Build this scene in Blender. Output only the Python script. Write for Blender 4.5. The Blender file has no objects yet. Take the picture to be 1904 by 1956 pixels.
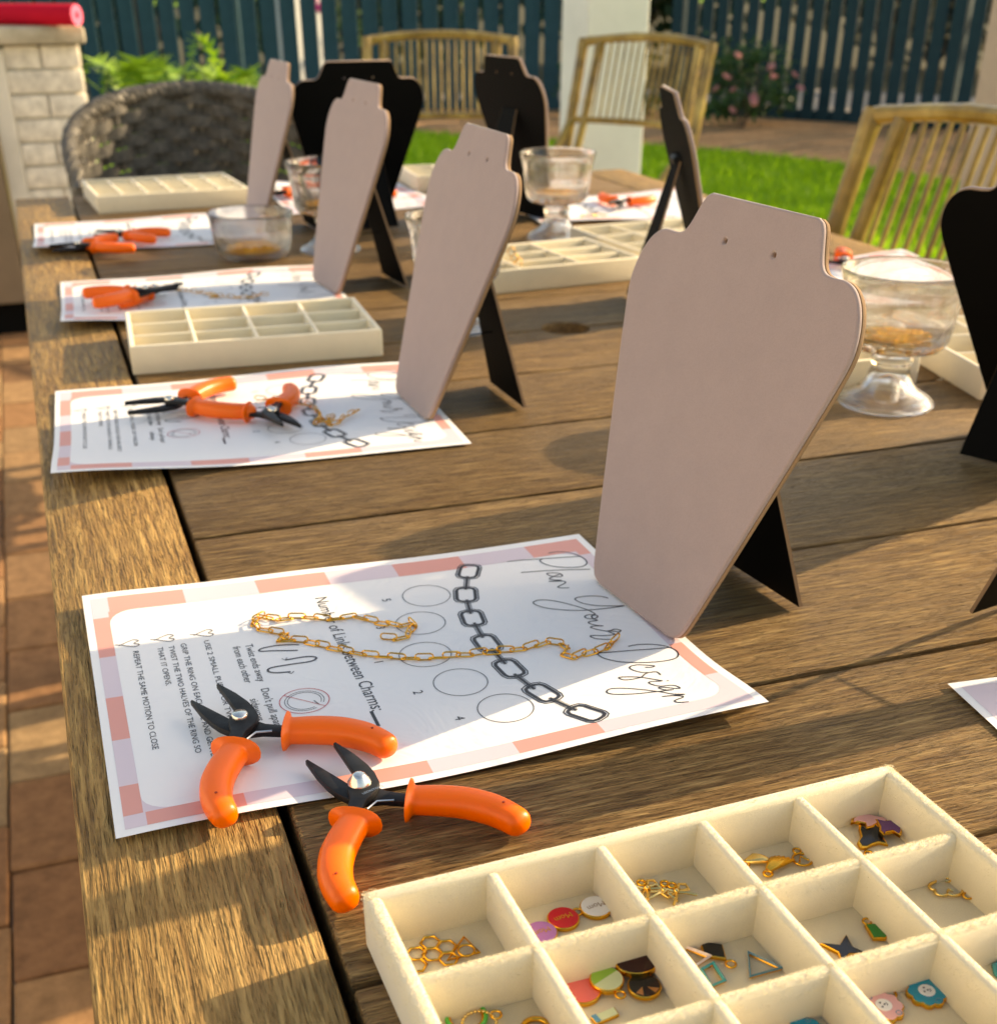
import bpy, bmesh, math, random
from mathutils import Vector, Matrix, noise as mnoise
R = math.radians
PI = math.pi
random.seed(7)
scene = bpy.context.scene
COL = scene.collection
TZ = 0.74            # height of the table top above the patio

# ------------------------------------------------------------------ camera
cam_d = bpy.data.cameras.new('camera'); cam = bpy.data.objects.new('camera', cam_d); COL.objects.link(cam)
PITCH, ROLL, YAW = R(31.4622), R(-0.0137), R(19.5755)
F = Vector((math.sin(YAW)*math.cos(PITCH), math.cos(YAW)*math.cos(PITCH), -math.sin(PITCH)))
RT = Vector((math.cos(YAW), -math.sin(YAW), 0)); UP = RT.cross(F)
rx = math.cos(ROLL)*RT + math.sin(ROLL)*UP; ux = -math.sin(ROLL)*RT + math.cos(ROLL)*UP
m = Matrix((rx, ux, -F)).transposed().to_4x4(); m.translation = Vector((0.028, -0.2269, 0.2804+TZ))
cam.matrix_world = m
cam_d.sensor_fit = 'HORIZONTAL'; cam_d.sensor_width = 36
cam_d.lens = 36*2311.13/1904; cam_d.shift_y = (1369.98-978)/1904
cam_d.clip_start = 0.02; cam_d.clip_end = 300
cam_d.dof.use_dof = True; cam_d.dof.focus_distance = 0.49; cam_d.dof.aperture_fstop = 16.5
scene.camera = cam

# ------------------------------------------------------------------ light
SUN_AZ, SUN_EL = R(8.0), R(21.8)      # azimuth measured from +X towards +Y
world = bpy.data.worlds.new('World'); scene.world = world; world.use_nodes = True
wn = world.node_tree.nodes; wl = world.node_tree.links
sky = wn.new('ShaderNodeTexSky'); sky.sky_type = 'NISHITA'; sky.sun_disc = False
sky.sun_elevation = SUN_EL; sky.sun_rotation = PI/2 - SUN_AZ
sky.air_density = 1.0; sky.dust_density = 2.0; sky.ozone_density = 1.0
bgn = wn['Background']; bgn.inputs['Strength'].default_value = 0.15
wl.new(sky.outputs[0], bgn.inputs[0])
sun_d = bpy.data.lights.new('sun', 'SUN'); sun_d.energy = 3.6; sun_d.angle = R(0.55); sun_d.color = (1.0, 0.86, 0.66)
sun = bpy.data.objects.new('sun', sun_d); COL.objects.link(sun)
sd = Vector((math.cos(SUN_AZ)*math.cos(SUN_EL), math.sin(SUN_AZ)*math.cos(SUN_EL), math.sin(SUN_EL)))
sun.rotation_euler = (-sd).to_track_quat('-Z', 'Y').to_euler(); sun.location = sd*20
vs = scene.view_settings
vs.view_transform = 'Standard'; vs.look = 'None'; vs.gamma = 1.0; vs.use_curve_mapping = False
vs.exposure = 1.2
vs.use_white_balance = True; vs.white_balance_temperature = 8500; vs.white_balance_tint = 10
scene.cycles.max_bounces = 16; scene.cycles.transmission_bounces = 16; scene.cycles.transparent_max_bounces = 24
scene.cycles.sample_clamp_indirect = 6.0

# ------------------------------------------------------------------ materials
def mat(name, col=(.5, .5, .5), rough=.5, metal=0., spec=.5, **kw):
    mt = bpy.data.materials.new(name); mt.use_nodes = True
    b = mt.node_tree.nodes['Principled BSDF']
    b.inputs['Base Color'].default_value = (*col, 1); b.inputs['Roughness'].default_value = rough
    b.inputs['Metallic'].default_value = metal; b.inputs['Specular IOR Level'].default_value = spec
    for k, v in kw.items():
        b.inputs[k.replace('_', ' ')].default_value = v
    return mt
class NT:
    def __init__(s, mt): s.t = mt.node_tree; s.b = s.t.nodes['Principled BSDF']
    def n(s, typ, **kw):
        x = s.t.nodes.new('ShaderNode'+typ)
        for k, v in kw.items():
            if k.startswith('i_'):
                key = k[2:]; key = int(key) if key.isdigit() else key.replace('_', ' ')
                x.inputs[key].default_value = v
            else: setattr(x, k, v)
        return x
    def l(s, a, b): s.t.links.new(a, b)
    def ramp(s, fac, stops, interp='LINEAR'):
        r = s.n('ValToRGB'); r.color_ramp.interpolation = interp
        e = r.color_ramp.elements
        while len(e) < len(stops): e.new(.5)
        for el, (p, c) in zip(e, stops): el.position = p; el.color = (*c, 1) if len(c) == 3 else c
        s.l(fac, r.inputs[0]); return r.outputs[0]
    def coords(s, scale=(1, 1, 1), rand=True):
        tc = s.n('TexCoord'); out = tc.outputs['Object']
        if rand:
            oi = s.n('ObjectInfo'); mu = s.n('VectorMath', operation='SCALE'); mu.inputs[0].default_value = (37, 23, 11)
            s.l(oi.outputs['Random'], mu.inputs['Scale'])
            ad = s.n('VectorMath', operation='ADD'); s.l(out, ad.inputs[0]); s.l(mu.outputs[0], ad.inputs[1]); out = ad.outputs[0]
        mp = s.n('Mapping'); mp.inputs['Scale'].default_value = scale; s.l(out, mp.inputs[0]); return mp.outputs[0]
    def noise(s, vec, scale, detail=3, rough=.5, dist=0.):
        x = s.n('TexNoise'); x.inputs['Scale'].default_value = scale; x.inputs['Detail'].default_value = detail
        x.inputs['Roughness'].default_value = rough; x.inputs['Distortion'].default_value = dist
        s.l(vec, x.inputs['Vector']); return x.outputs['Fac']
    def bump(s, h, strength, dist, prev=None):
        x = s.n('Bump'); x.inputs['Strength'].default_value = strength; x.inputs['Distance'].default_value = dist
        s.l(h, x.inputs['Height'])
        if prev is not None: s.l(prev, x.inputs['Normal'])
        return x.outputs[0]
    def mix(s, f, a, b, typ='MIX'):
        x = s.n('Mix', data_type='RGBA', blend_type=typ)
        for sock, v in ((x.inputs[0], f), (x.inputs[6], a), (x.inputs[7], b)):
            if hasattr(v, 'links'): s.l(v, sock)
            elif isinstance(v, (int, float)): sock.default_value = v
            else: sock.default_value = (*v, 1)
        return x.outputs[2]
    def math(s, op, a, b=0.):
        x = s.n('Math', operation=op)
        for i, v in enumerate((a, b)):
            if hasattr(v, 'links'): s.l(v, x.inputs[i])
            else: x.inputs[i].default_value = v
        return x.outputs[0]

def wood(name, axis, cols, groove=.0007, fine=1.0, sheen=.16):
    """brushed weathered hardwood, grain running along axis (0 = x, 1 = y)"""
    mt = mat(name, rough=.6); q = NT(mt)
    base = q.coords((1, 1, 1))
    warp = q.n('TexNoise'); warp.inputs['Scale'].default_value = 7.; warp.inputs['Detail'].default_value = 3
    wm = q.n('Mapping'); wm.inputs['Scale'].default_value = (.35, 1.6, 1) if axis == 0 else (1.6, .35, 1)
    q.l(base, wm.inputs[0]); q.l(wm.outputs[0], warp.inputs['Vector'])
    sc = q.n('VectorMath', operation='SCALE'); q.l(warp.outputs['Color'], sc.inputs[0]); sc.inputs['Scale'].default_value = .010
    ad = q.n('VectorMath', operation='ADD'); q.l(base, ad.inputs[0]); q.l(sc.outputs[0], ad.inputs[1])
    st = q.n('Mapping'); st.inputs['Scale'].default_value = (.065, 1, 1) if axis == 0 else (1, .065, 1); q.l(ad.outputs[0], st.inputs[0])
    v = st.outputs[0]
    g1 = q.noise(v, 1300*fine, 2, .6); g2 = q.noise(v, 520*fine, 3, .6); g3 = q.noise(v, 60, 3, .6)
    st2 = q.n('Mapping'); st2.inputs['Scale'].default_value = (.12, 1, 1) if axis == 0 else (1, .12, 1); q.l(base, st2.inputs[0])
    pores = q.noise(st2.outputs[0], 900, 2, .7)
    big = q.noise(base, 6, 2, .5)
    c1 = q.ramp(g2, [(.30, cols[0]), (.5, cols[1]), (.72, cols[2])])
    c2 = q.ramp(g3, [(.3, (.84, .82, .80)), (.7, (1.08, 1.07, 1.06))])
    c = q.mix(1.0, c1, c2, 'MULTIPLY')
    c3 = q.ramp(g1, [(.34, (.64, .61, .57)), (.5, (1, 1, 1)), (.75, (1.10, 1.10, 1.08))])
    c = q.mix(.75, c, c3, 'MULTIPLY')
    oi = q.n('ObjectInfo'); tone = q.ramp(oi.outputs['Random'], [(0, (.86, .84, .82)), (1, (1.12, 1.10, 1.05))])
    c = q.mix(1.0, c, tone, 'MULTIPLY')
    c = q.mix(q.ramp(big, [(.45, (0, 0, 0)), (.7, (.35, .35, .35))]), c, cols[3])
    po = q.ramp(pores, [(.27, (.35, .33, .3)), (.36, (1, 1, 1))]); c = q.mix(.8, c, po, 'MULTIPLY')
    q.l(c, q.b.inputs['Base Color'])
    gg = q.ramp(g1, [(.36, (0, 0, 0)), (.52, (.8, .8, .8)), (.8, (1, 1, 1))])
    b = q.bump(gg, .9, groove); b = q.bump(g2, .6, groove*1.6, b); b = q.bump(pores, .7, .0005, b)
    q.l(b, q.b.inputs['Normal'])
    q.l(q.ramp(g2, [(.3, (.42,)*3), (.8, (.62,)*3)]), q.b.inputs['Roughness']); q.b.inputs['Specular IOR Level'].default_value = sheen
    return mt
WC = ((.130, .070, .027), (.245, .146, .057), (.42, .278, .120), (.26, .185, .105))
M = {}
M['rail'] = wood('brushed_wood_lengthways', 1, ((.175, .095, .031), (.33, .20, .070), (.56, .365, .14), (.32, .22, .10)), .0014, .62)
M['plank'] = wood('brushed_wood_crossways', 0, tuple(tuple(c*.95 for c in k) for k in WC), .0010, .85)
M['under'] = mat('dark_underframe', (.05, .032, .02), .8)

def velvet(name, col, sc=2600, d=.0004, sheen=.6):
    mt = mat(name, col, .95, spec=.15); q = NT(mt); v = q.coords()
    n1 = q.noise(v, sc, 2, .7); n2 = q.noise(v, 60, 3, .6)
    c = q.mix(q.ramp(n2, [(.35, (0,)*3), (.7, (.5,)*3)]), col, tuple(x*.90 for x in col))
    c = q.mix(.5, c, q.ramp(n1, [(.3, (.86,)*3), (.6, (1.03,)*3)]), 'MULTIPLY')
    q.l(c, q.b.inputs['Base Color']); q.l(q.bump(n1, .6, d), q.b.inputs['Normal'])
    q.b.inputs['Sheen Weight'].default_value = sheen; q.b.inputs['Sheen Roughness'].default_value = .5
    return mt
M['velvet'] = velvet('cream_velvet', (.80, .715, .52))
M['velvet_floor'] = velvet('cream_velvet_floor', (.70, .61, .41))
M['pile'] = mat('cream_velvet_pile', (.84, .75, .53), .9, spec=.1)
M['blush'] = velvet('blush_velvet', (.355, .272, .262), 1500, .00012, .35)
M['mdf'] = velvet('brown_fibreboard', (.33, .21, .125), 900, .0004, .0)
M['black'] = mat('black_paper_backing', (.0035, .0035, .0035), .7, spec=.08)
M['steel'] = mat('polished_steel', (.72, .70, .66), .22, 1.0)
M['gun'] = mat('black_oxide_steel', (.014, .014, .015), .5, 0., .22)
q = NT(M['gun']); q.l(q.ramp(q.noise(q.coords(), 160, 4, .7), [(.3, (.36,)*3), (.7, (.6,)*3)]), q.b.inputs['Roughness'])
M['orange'] = mat('orange_moulded_plastic', (1.0, .145, .003), .38, spec=.4, Subsurface_Weight=.10, Subsurface_Scale=.004)
M['orange'].node_tree.nodes['Principled BSDF'].inputs['Subsurface Radius'].default_value = (1, .35, .1)
q = NT(M['orange']); q.l(q.bump(q.noise(q.coords(), 260, 3, .6), .25, .0002), q.b.inputs['Normal'])
M['gold'] = mat('gold_plate', (.80, .42, .055), .24, 1.0)
M['palegold'] = mat('pale_gold_plate', (.88, .62, .22), .26, 1.0)
def paper_mat():
    mt = mat('white_printer_paper', (.84, .84, .84), .55, spec=.35); q = NT(mt)
    q.l(q.bump(q.noise(q.coords(), 900, 3, .6), .12, .0001, q.bump(q.noise(q.coords(), 22, 3, .55, 1.2), .35, .004)), q.b.inputs['Normal']); return mt
M['paper'] = paper_mat()
M['pinkprint'] = mat('salmon_pink_print', (.74, .33, .28), .5)
M['lilacprint'] = mat('pale_lilac_print', (.68, .58, .64), .5)
M['ink'] = mat('black_ink', (.018, .018, .024), .4)
M['grayink'] = mat('grey_ink', (.05, .05, .06), .45)
M['redink'] = mat('red_ink', (.55, .05, .07), .45)
def glass_mat():
    """thin clear glass: straight-through walls with refracting, reflecting edges"""
    mt = mat('clear_glass', (1, 1, 1), 0.0, Transmission_Weight=1.0, IOR=1.45); q = NT(mt)
    lw = q.n('LayerWeight'); lw.inputs['Blend'].default_value = .5
    f = q.math('POWER', lw.outputs['Facing'], 2.2); f = q.math('MULTIPLY', f, .30); f = q.math('ADD', f, .70)
    tr = q.n('BsdfTransparent'); tr.inputs['Color'].default_value = (.975, .985, .98, 1)
    mx = q.n('MixShader'); q.l(f, mx.inputs[0]); q.l(tr.outputs[0], mx.inputs[1]); q.l(q.b.outputs[0], mx.inputs[2])
    q.l(mx.outputs[0], q.t.nodes['Material Output'].inputs[0]); return mt
M['glass'] = glass_mat()
M['plastic'] = mat('thin_clear_plastic', (.95, .93, .88), .12, Transmission_Weight=1.0, IOR=1.35)
def enamel(name, col): return mat(name, col, .16, spec=.35, Coat_Weight=.12)

# ------------------------------------------------------------------ mesh helpers
class MB:
    def __init__(s): s.v = []; s.f = []; s.m = []; s.mi = 0
    def add(s, vs, fs, T=None):
        o = len(s.v)
        s.v += [tuple(T @ Vector(p)) if T is not None else tuple(p) for p in vs]
        s.f += [tuple(i+o for i in f) for f in fs]; s.m += [s.mi]*len(fs)
    def box(s, c, d, T=None):
        x, y, z = c; a, b, h = d[0]/2, d[1]/2, d[2]/2
        s.add([(x+i*a, y+j*b, z+k*h) for k in (-1, 1) for j in (-1, 1) for i in (-1, 1)],
              [(0, 2, 3, 1), (4, 5, 7, 6), (0, 1, 5, 4), (2, 6, 7, 3), (0, 4, 6, 2), (1, 3, 7, 5)], T)
    def bbox(s, c, d, r=.001, seg=1, T=None):
        bm = bmesh.new(); bmesh.ops.create_cube(bm, size=1)
        for v in bm.verts: v.co = Vector((v.co.x*d[0]+c[0], v.co.y*d[1]+c[1], v.co.z*d[2]+c[2]))
        bmesh.ops.bevel(bm, geom=bm.edges[:], offset=r, segments=seg, profile=.5, affect='EDGES')
        s.bm(bm, T)
    def bm(s, bm, T=None):
        bm.verts.index_update(); s.add([v.co[:] for v in bm.verts], [[v.index for v in f.verts] for f in bm.faces], T); bm.free()
    def prism(s, pts, z0, z1, T=None, bev=0, seg=1):
        bm = bmesh.new(); lo = [bm.verts.new((x, y, z0)) for x, y in pts]
        f = bm.faces.new(lo); r = bmesh.ops.extrude_face_region(bm, geom=[f])
        for e in r['geom']:
            if isinstance(e, bmesh.types.BMVert): e.co.z = z1
        bmesh.ops.recalc_face_normals(bm, faces=bm.faces[:])
        if bev:
            ed = [e for e in bm.edges if abs(e.verts[0].co.z-e.verts[1].co.z) < 1e-7]
            bmesh.ops.bevel(bm, geom=ed, offset=bev, segments=seg, profile=.5, affect='EDGES')
        bmesh.ops.triangulate(bm, faces=[f for f in bm.faces if len(f.verts) > 4])
        s.bm(bm, T)
    def lathe(s, prof, n=32, T=None, close=False):
        vs = []; fs = []; k = len(prof)
        for i in range(n):
            a = 2*PI*i/n
            vs += [(r*math.cos(a), r*math.sin(a), z) for r, z in prof]
        for i in range(n):
            j = (i+1) % n
            for q in range(k-1+(1 if close else 0)):
                p = (q+1) % k
                fs.append((i*k+q, j*k+q, j*k+p, i*k+p))
        s.add(vs, fs, T)
    def tube(s, pts, r, n=8, T=None, cap=True, closed=False, flat=1.0):
        pts = [Vector(p) for p in pts]; L = len(pts); rs = r if isinstance(r, (list, tuple)) else [r]*L
        vs = []; fs = []; up = None
        for i, p in enumerate(pts):
            if closed: t = pts[(i+1) % L]-pts[i-1]
            else: t = pts[min(i+1, L-1)]-pts[max(i-1, 0)]
            if t.length < 1e-9: t = Vector((0, 0, 1))
            t.normalize()
            if up is None:
                up = Vector((0, 0, 1)) if abs(t.z) < .9 else Vector((1, 0, 0))
            a = (up - t*up.dot(t));
            if a.length < 1e-6: a = t.orthogonal()
            a.normalize(); up = a; b = t.cross(a)
            for k in range(n):
                th = 2*PI*k/n; vs.append(tuple(p + (a*math.cos(th)*flat + b*math.sin(th))*rs[i]))
        for i in range(L if closed else L-1):
            j = (i+1) % L
            for k in range(n):
                fs.append((i*n+k, i*n+(k+1) % n, j*n+(k+1) % n, j*n+k))
        if cap and not closed: fs += [tuple(range(n))[::-1], tuple(range((L-1)*n, L*n))]
        s.add(vs, fs, T)
    def ball(s, c, r, T=None, sub=1):
        bm = bmesh.new(); bmesh.ops.create_icosphere(bm, subdivisions=sub, radius=1)
        rr = r if isinstance(r, (list, tuple)) else (r, r, r)
        for v in bm.verts: v.co = Vector((v.co.x*rr[0]+c[0], v.co.y*rr[1]+c[1], v.co.z*rr[2]+c[2]))
        s.bm(bm, T)
    def mesh(s, name, mats, sharp=35):
        me = bpy.data.meshes.new(name); me.from_pydata(s.v, [], s.f)
        for mm in (mats if isinstance(mats, (list, tuple)) else [mats]): me.materials.append(mm)
        if any(s.m): me.polygons.foreach_set('material_index', s.m)
        if sharp:
            me.polygons.foreach_set('use_smooth', [True]*len(me.polygons)); me.set_sharp_from_angle(angle=R(sharp))
        me.update(); return me
    def obj(s, name, mats, parent=None, sharp=35): return put(name, s.mesh(name, mats, sharp), parent)
def put(name, me, parent=None, loc=None, rot=None):
    o = bpy.data.objects.new(name, me); COL.objects.link(o)
    if parent is not None: o.parent = parent
    if loc is not None: o.location = loc
    if rot is not None: o.rotation_euler = rot
    return o
def tag(o, label=None, cat=None, group=None, kind=None):
    if label: o['label'] = label
    if cat: o['category'] = cat
    if group: o['group'] = group
    if kind: o['kind'] = kind
    return o
def thing(name, label, cat, loc=(0, 0, 0), rz=0, group=None):
    o = bpy.data.objects.new(name, None); COL.objects.link(o); o.location = loc; o.rotation_euler = (0, 0, rz)
    o.empty_display_size = .05
    return tag(o, label, cat, group)
def copy_tree(o, parent=None):
    c = o.copy(); COL.objects.link(c); c.parent = parent
    for ch in list(o.children): copy_tree(ch, c)
    return c
def dup(o, label, loc, rz, group=None):
    c = copy_tree(o); c['label'] = label; c.location = loc; c.rotation_euler = (0, 0, rz)
    if group: c['group'] = group
    return c
def rotm(ax, a): return Matrix.Rotation(a, 4, ax)
def trm(v): return Matrix.Translation(v)
def smooth_path(pts, per=6, closed=False):
    P = [Vector(p) for p in pts]; n = len(P); out = []
    for i in range(n if closed else n-1):
        p0 = P[i-1] if (closed or i > 0) else P[0]; p1 = P[i]; p2 = P[(i+1) % n]
        p3 = P[(i+2) % n] if (closed or i+2 < n) else P[-1]
        for k in range(per):
            t = k/per
            out.append(.5*((2*p1)+(-p0+p2)*t+(2*p0-5*p1+4*p2-p3)*t*t+(-p0+3*p1-3*p2+p3)*t**3))
    if not closed: out.append(P[-1])
    return out

# ================================================================== SETTING
def nmat(name, cols, scale, bump=.01, rough=.9, detail=5):
    mt = mat(name, cols[0], rough, spec=.2); q = NT(mt); v = q.coords(rand=False)
    n1 = q.noise(v, scale, detail, .65); n2 = q.noise(v, scale*.07, 3, .6)
    c = q.ramp(n1, [(.3, cols[0]), (.5, cols[1]), (.72, cols[2])])
    c = q.mix(1.0, c, q.ramp(n2, [(.3, (.75,)*3), (.7, (1.15,)*3)]), 'MULTIPLY')
    q.l(c, q.b.inputs['Base Color']); q.l(q.bump(n1, .8, bump), q.b.inputs['Normal']); return mt
M['lawn'] = nmat('mown_lawn', ((.11, .24, .008), (.20, .38, .012), (.30, .50, .02)), 60, .02)
M['mulch'] = nmat('bark_mulch', ((.30, .145, .06), (.54, .30, .14), (.72, .45, .24)), 45, .03)
M['dirt'] = nmat('pale_gravel_drive', ((.30, .25, .20), (.42, .36, .30), (.52, .46, .40)), 30, .01)
M['mortar'] = nmat('patio_mortar', ((.34, .30, .24), (.42, .37, .30), (.48, .43, .36)), 80, .003)

b = MB(); b.add([(-60, -60, -.02), (90, -60, -.02), (90, 90, -.02), (-60, 90, -.02)], [(0, 1, 2, 3)])
tag(b.obj('lawn', M['lawn'], sharp=0), kind='structure')
bedge = [(-4, 11.6), (.5, 11.35), (1.8, 10.7), (2.95, 9.85), (3.54, 9.1), (4.28, 8.48), (4.6, 8.0), (4.98, 7.3), (5.1, 6.6), (5.6, 5.2), (6.6, 3.4), (7.6, 1.5)]
bfar = [(-4, 13.9), (.5, 12.25), (1.8, 11.77), (2.95, 11.35), (4.0, 11.0), (5.3, 10.5), (5.6, 9.9), (6.2, 9.1), (6.9, 8.2), (7.6, 7.2), (8.8, 5.2), (10.5, 2.5)]
b = MB(); n = len(bedge)
vv = [(x, y, -.016) for x, y in bedge]+[(x+(X-x)*.25, y+(Y-y)*.25, .02) for (x, y), (X, Y) in zip(bedge, bfar)]+[(x, y, .03) for x, y in bfar]
b.add(vv, [(i, i+1, i+n+1, i+n) for i in range(n-1)]+[(i+n, i+n+1, i+2*n+1, i+2*n) for i in range(n-1)])
tag(b.obj('mulch_bed', M['mulch'], sharp=60), kind='structure')
b = MB(); b.add([(-20, 13.0, .0), (5.4, 11.0, .0), (6.3, 9.4, 0), (12.5, .0, .0), (15.0, .8, .0), (8.0, 12.6, 0), (-19, 16.2, .0)], [(0, 1, 2, 3, 4, 5, 6)])
tag(b.obj('gravel_drive', M['dirt'], sharp=0), kind='structure')
b = MB(); b.add([(-30, 15.5, -.008), (7.6, 12.2, -.008), (15.5, .0, -.008), (60, 0, -.008), (60, 60, -.008), (-30, 60, -.008)], [(0, 1, 2, 3, 4, 5)])
tag(b.obj('verge', nmat('leaf_litter', ((.05, .045, .022), (.09, .08, .04), (.13, .115, .06)), 20, .03), sharp=0), kind='structure')
# grass blades on the part of the lawn in view
b = MB(); rg = random.Random(3)
def inside_lawn(x, y):
    for (x0, y0), (x1, y1) in zip(bedge, bedge[1:]):
        if y1 <= y <= y0: return x < x0+(x1-x0)*(y-y0)/(y1-y0) - .02
    return False
cnt = 0
while cnt < 42000:
    y = rg.uniform(3.2, 10.8); x = rg.uniform(1.0, 5.6)
    if (x < 2.5 and y < 5.6) or not inside_lawn(x, y): continue
    a = rg.uniform(0, 2*PI); w = rg.uniform(.004, .008); h = rg.uniform(.025, .055); l = rg.uniform(-.02, .02); l2 = rg.uniform(-.02, .02)
    b.add([(x-w*math.cos(a), y-w*math.sin(a), -.02), (x+w*math.cos(a), y+w*math.sin(a), -.02), (x+l, y+l2, -.02+h)], [(0, 1, 2)]); cnt += 1
def leafmat(name, c0, c1, rough=.45, trans=.25):
    mt = mat(name, c0, rough, spec=.35); q = NT(mt)
    gi = q.n('NewGeometry'); rnd = gi.outputs['Random Per Island']
    c = q.ramp(rnd, [(0, c0), (1, c1)]); q.l(c, q.b.inputs['Base Color'])
    tr = q.n('BsdfTranslucent'); q.l(c, tr.inputs['Color']); mx = q.n('MixShader'); mx.inputs[0].default_value = trans
    out = q.t.nodes['Material Output']; q.l(q.b.outputs[0], mx.inputs[1]); q.l(tr.outputs[0], mx.inputs[2]); q.l(mx.outputs[0], out.inputs[0])
    return mt
M['blade'] = leafmat('grass_blade', (.17, .36, .012), (.36, .56, .03), .5, .5)
tag(b.obj('grass', M['blade'], sharp=0), 'bright green mown lawn grass between the patio and the mulch bed', 'grass', kind='stuff')

# patio: mortar bed plus individual bricks where they can be seen
def brickmat(name, cols, rel=1.0):
    mt = mat(name, cols[0], .85, spec=.25); q = NT(mt); v = q.coords()
    oi = q.n('ObjectInfo'); c = q.ramp(oi.outputs['Random'], [(0, cols[0]), (.35, cols[1]), (.7, cols[2]), (1, cols[3])])
    n1 = q.noise(v, 40, 5, .65); n2 = q.noise(v, 260, 3, .6)
    c = q.mix(1., c, q.ramp(n1, [(.3, (.7, .68, .66)), (.7, (1.2, 1.18, 1.15))]), 'MULTIPLY')
    q.l(c, q.b.inputs['Base Color']); q.l(q.bump(n2, .5, .001*rel, q.bump(n1, .6, .003*rel)), q.b.inputs['Normal']); return mt
M['paver'] = brickmat('clay_paver', ((.27, .13, .06), (.36, .20, .095), (.38, .25, .13), (.17, .08, .04)))
b = MB(); b.box((-1.6, .6, -.0475), (8.4, 11.2, .10)); patio = tag(b.obj('patio', M['mortar'], sharp=0), kind='structure')
def paver_mesh():
    b = MB(); b.bbox((0, 0, 0), (.1035, .2125, .030), .003, 1); return b.mesh('brick', M['paver'])
pm = paver_mesh(); rb = random.Random(5); cnt = 0
for i in range(9):
    for j in range(30):
        x = -.635+.106*i; y = .35+.218*j*.62*1.0 + (0 if i % 2 else .068)
        y = .30+.1365*0 + j*.2165+(.108 if i % 2 else 0)
        if y > 6.0: continue
        o = put('brick', pm, patio, (x, y, .0025+rb.uniform(-.002, .002)), (rb.uniform(-.006, .006), rb.uniform(-.01, .01), rb.uniform(-.012, .012))); cnt += 1

# porch posts, and an unseen wall added at left for bounce light
M['white_paint'] = nmat('white_painted_wood', ((.74, .76, .72), (.78, .80, .76), (.80, .82, .78)), 12, .0006, .5)
M['ceiling'] = nmat('painted_porch_ceiling', ((.42, .38, .32), (.46, .42, .36), (.50, .45, .39)), 6, .001, .6)
def post(x0, y0, label, w=.255, mt='white_paint'):
    t = thing('porch_post', label, 'post', (x0+w/2, y0+w/2, 0), 0, 'white porch posts')
    b = MB(); b.bbox((0, 0, 1.33), (w, w, 2.66), .004, 1); b.obj('shaft', M[mt], t)
    b = MB(); b.bbox((0, 0, .07), (w+.04, w+.04, .14), .005, 1); b.obj('base_trim', M[mt], t)
    return t
post(2.1, 4.6, 'white square porch post rising behind the middle bamboo chair')
M['white_paint_shaded'] = nmat('white_painted_wood_shaded', ((.42, .34, .26), (.46, .38, .29), (.50, .41, .32)), 12, .0006, .5)  # same white paint as the other post, warm shade put into the colour
post(2.1, 2.085, 'white square porch post, tinted beige for warm shade, cut off by the right edge of the picture', mt='white_paint_shaded')
M['siding'] = nmat('bounce_wall_siding', ((.42, .42, .42), (.48, .48, .48), (.53, .53, .53)), 5, .003, .7)
t = thing('added_bounce_wall', 'unseen wall added left of the patio for bounce light, outside the picture', 'wall', (-3.4, 0, 0))
for k in range(17):
    b = MB(); b.box((0, 0, .08+.16*k), (.03, 9.0, .155), rotm('Y', R(2))); o = b.obj('siding_board', M['siding'], t)
# ------------------------------------------------------------------ fence
def fence(x0, y0, x1, y1, pitch, sw, label, col, H=1.95):
    L = math.hypot(x1-x0, y1-y0); a = math.atan2(y1-y0, x1-x0)
    t = thing('slat_fence', label, 'fence', (x0, y0, 0), a, 'dark blue slat fence')
    b = MB(); b.bbox((0, 0, H/2+.03), (sw, .02, H), .003, 1); me = b.mesh('slat', col)
    n = int(L/pitch); rf = random.Random(int(x0*7))
    for i in range(n):
        put('slat', me, t, ((i+.5)*pitch, 0, rf.uniform(-.006, .006)), (rf.uniform(-.004, .004), rf.uniform(-.004, .004), rf.uniform(-.03, .03)))
    for z in (.06, 1.60):
        b = MB(); b.box((L/2, .035, z), (L, .045, .09)); b.obj('rail', col, t)
    b = MB(); b.bbox((0, .09, 1.02), (.11, .11, 2.06), .006, 1); me = b.mesh('post', col)
    k = 0
    while k*2.35 <= L: put('post', me, t, (k*2.35+.06, 0, 0)); k += 1
    return t
M['fence_lit'] = nmat('fence_paint_lit', ((.015, .058, .078), (.020, .072, .095), (.026, .085, .112)), 9, .0015, .55)  # same fence paint, lightened where the left run catches more light
M['fence'] = nmat('fence_paint_shaded', ((.006, .030, .042), (.008, .038, .050), (.011, .046, .060)), 9, .0015, .55)  # darker copy of the fence paint, shade of the backlit right run
fence(-2.6, 13.35, 5.25, 10.45, .172, .138, 'dark blue slat fence running across the back left of the garden', M['fence_lit'])
fence(5.30, 10.30, 9.6, 3.9, .138, .103, 'dark blue slat fence toned down for shade at the right behind the rose bush', M['fence'])

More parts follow.
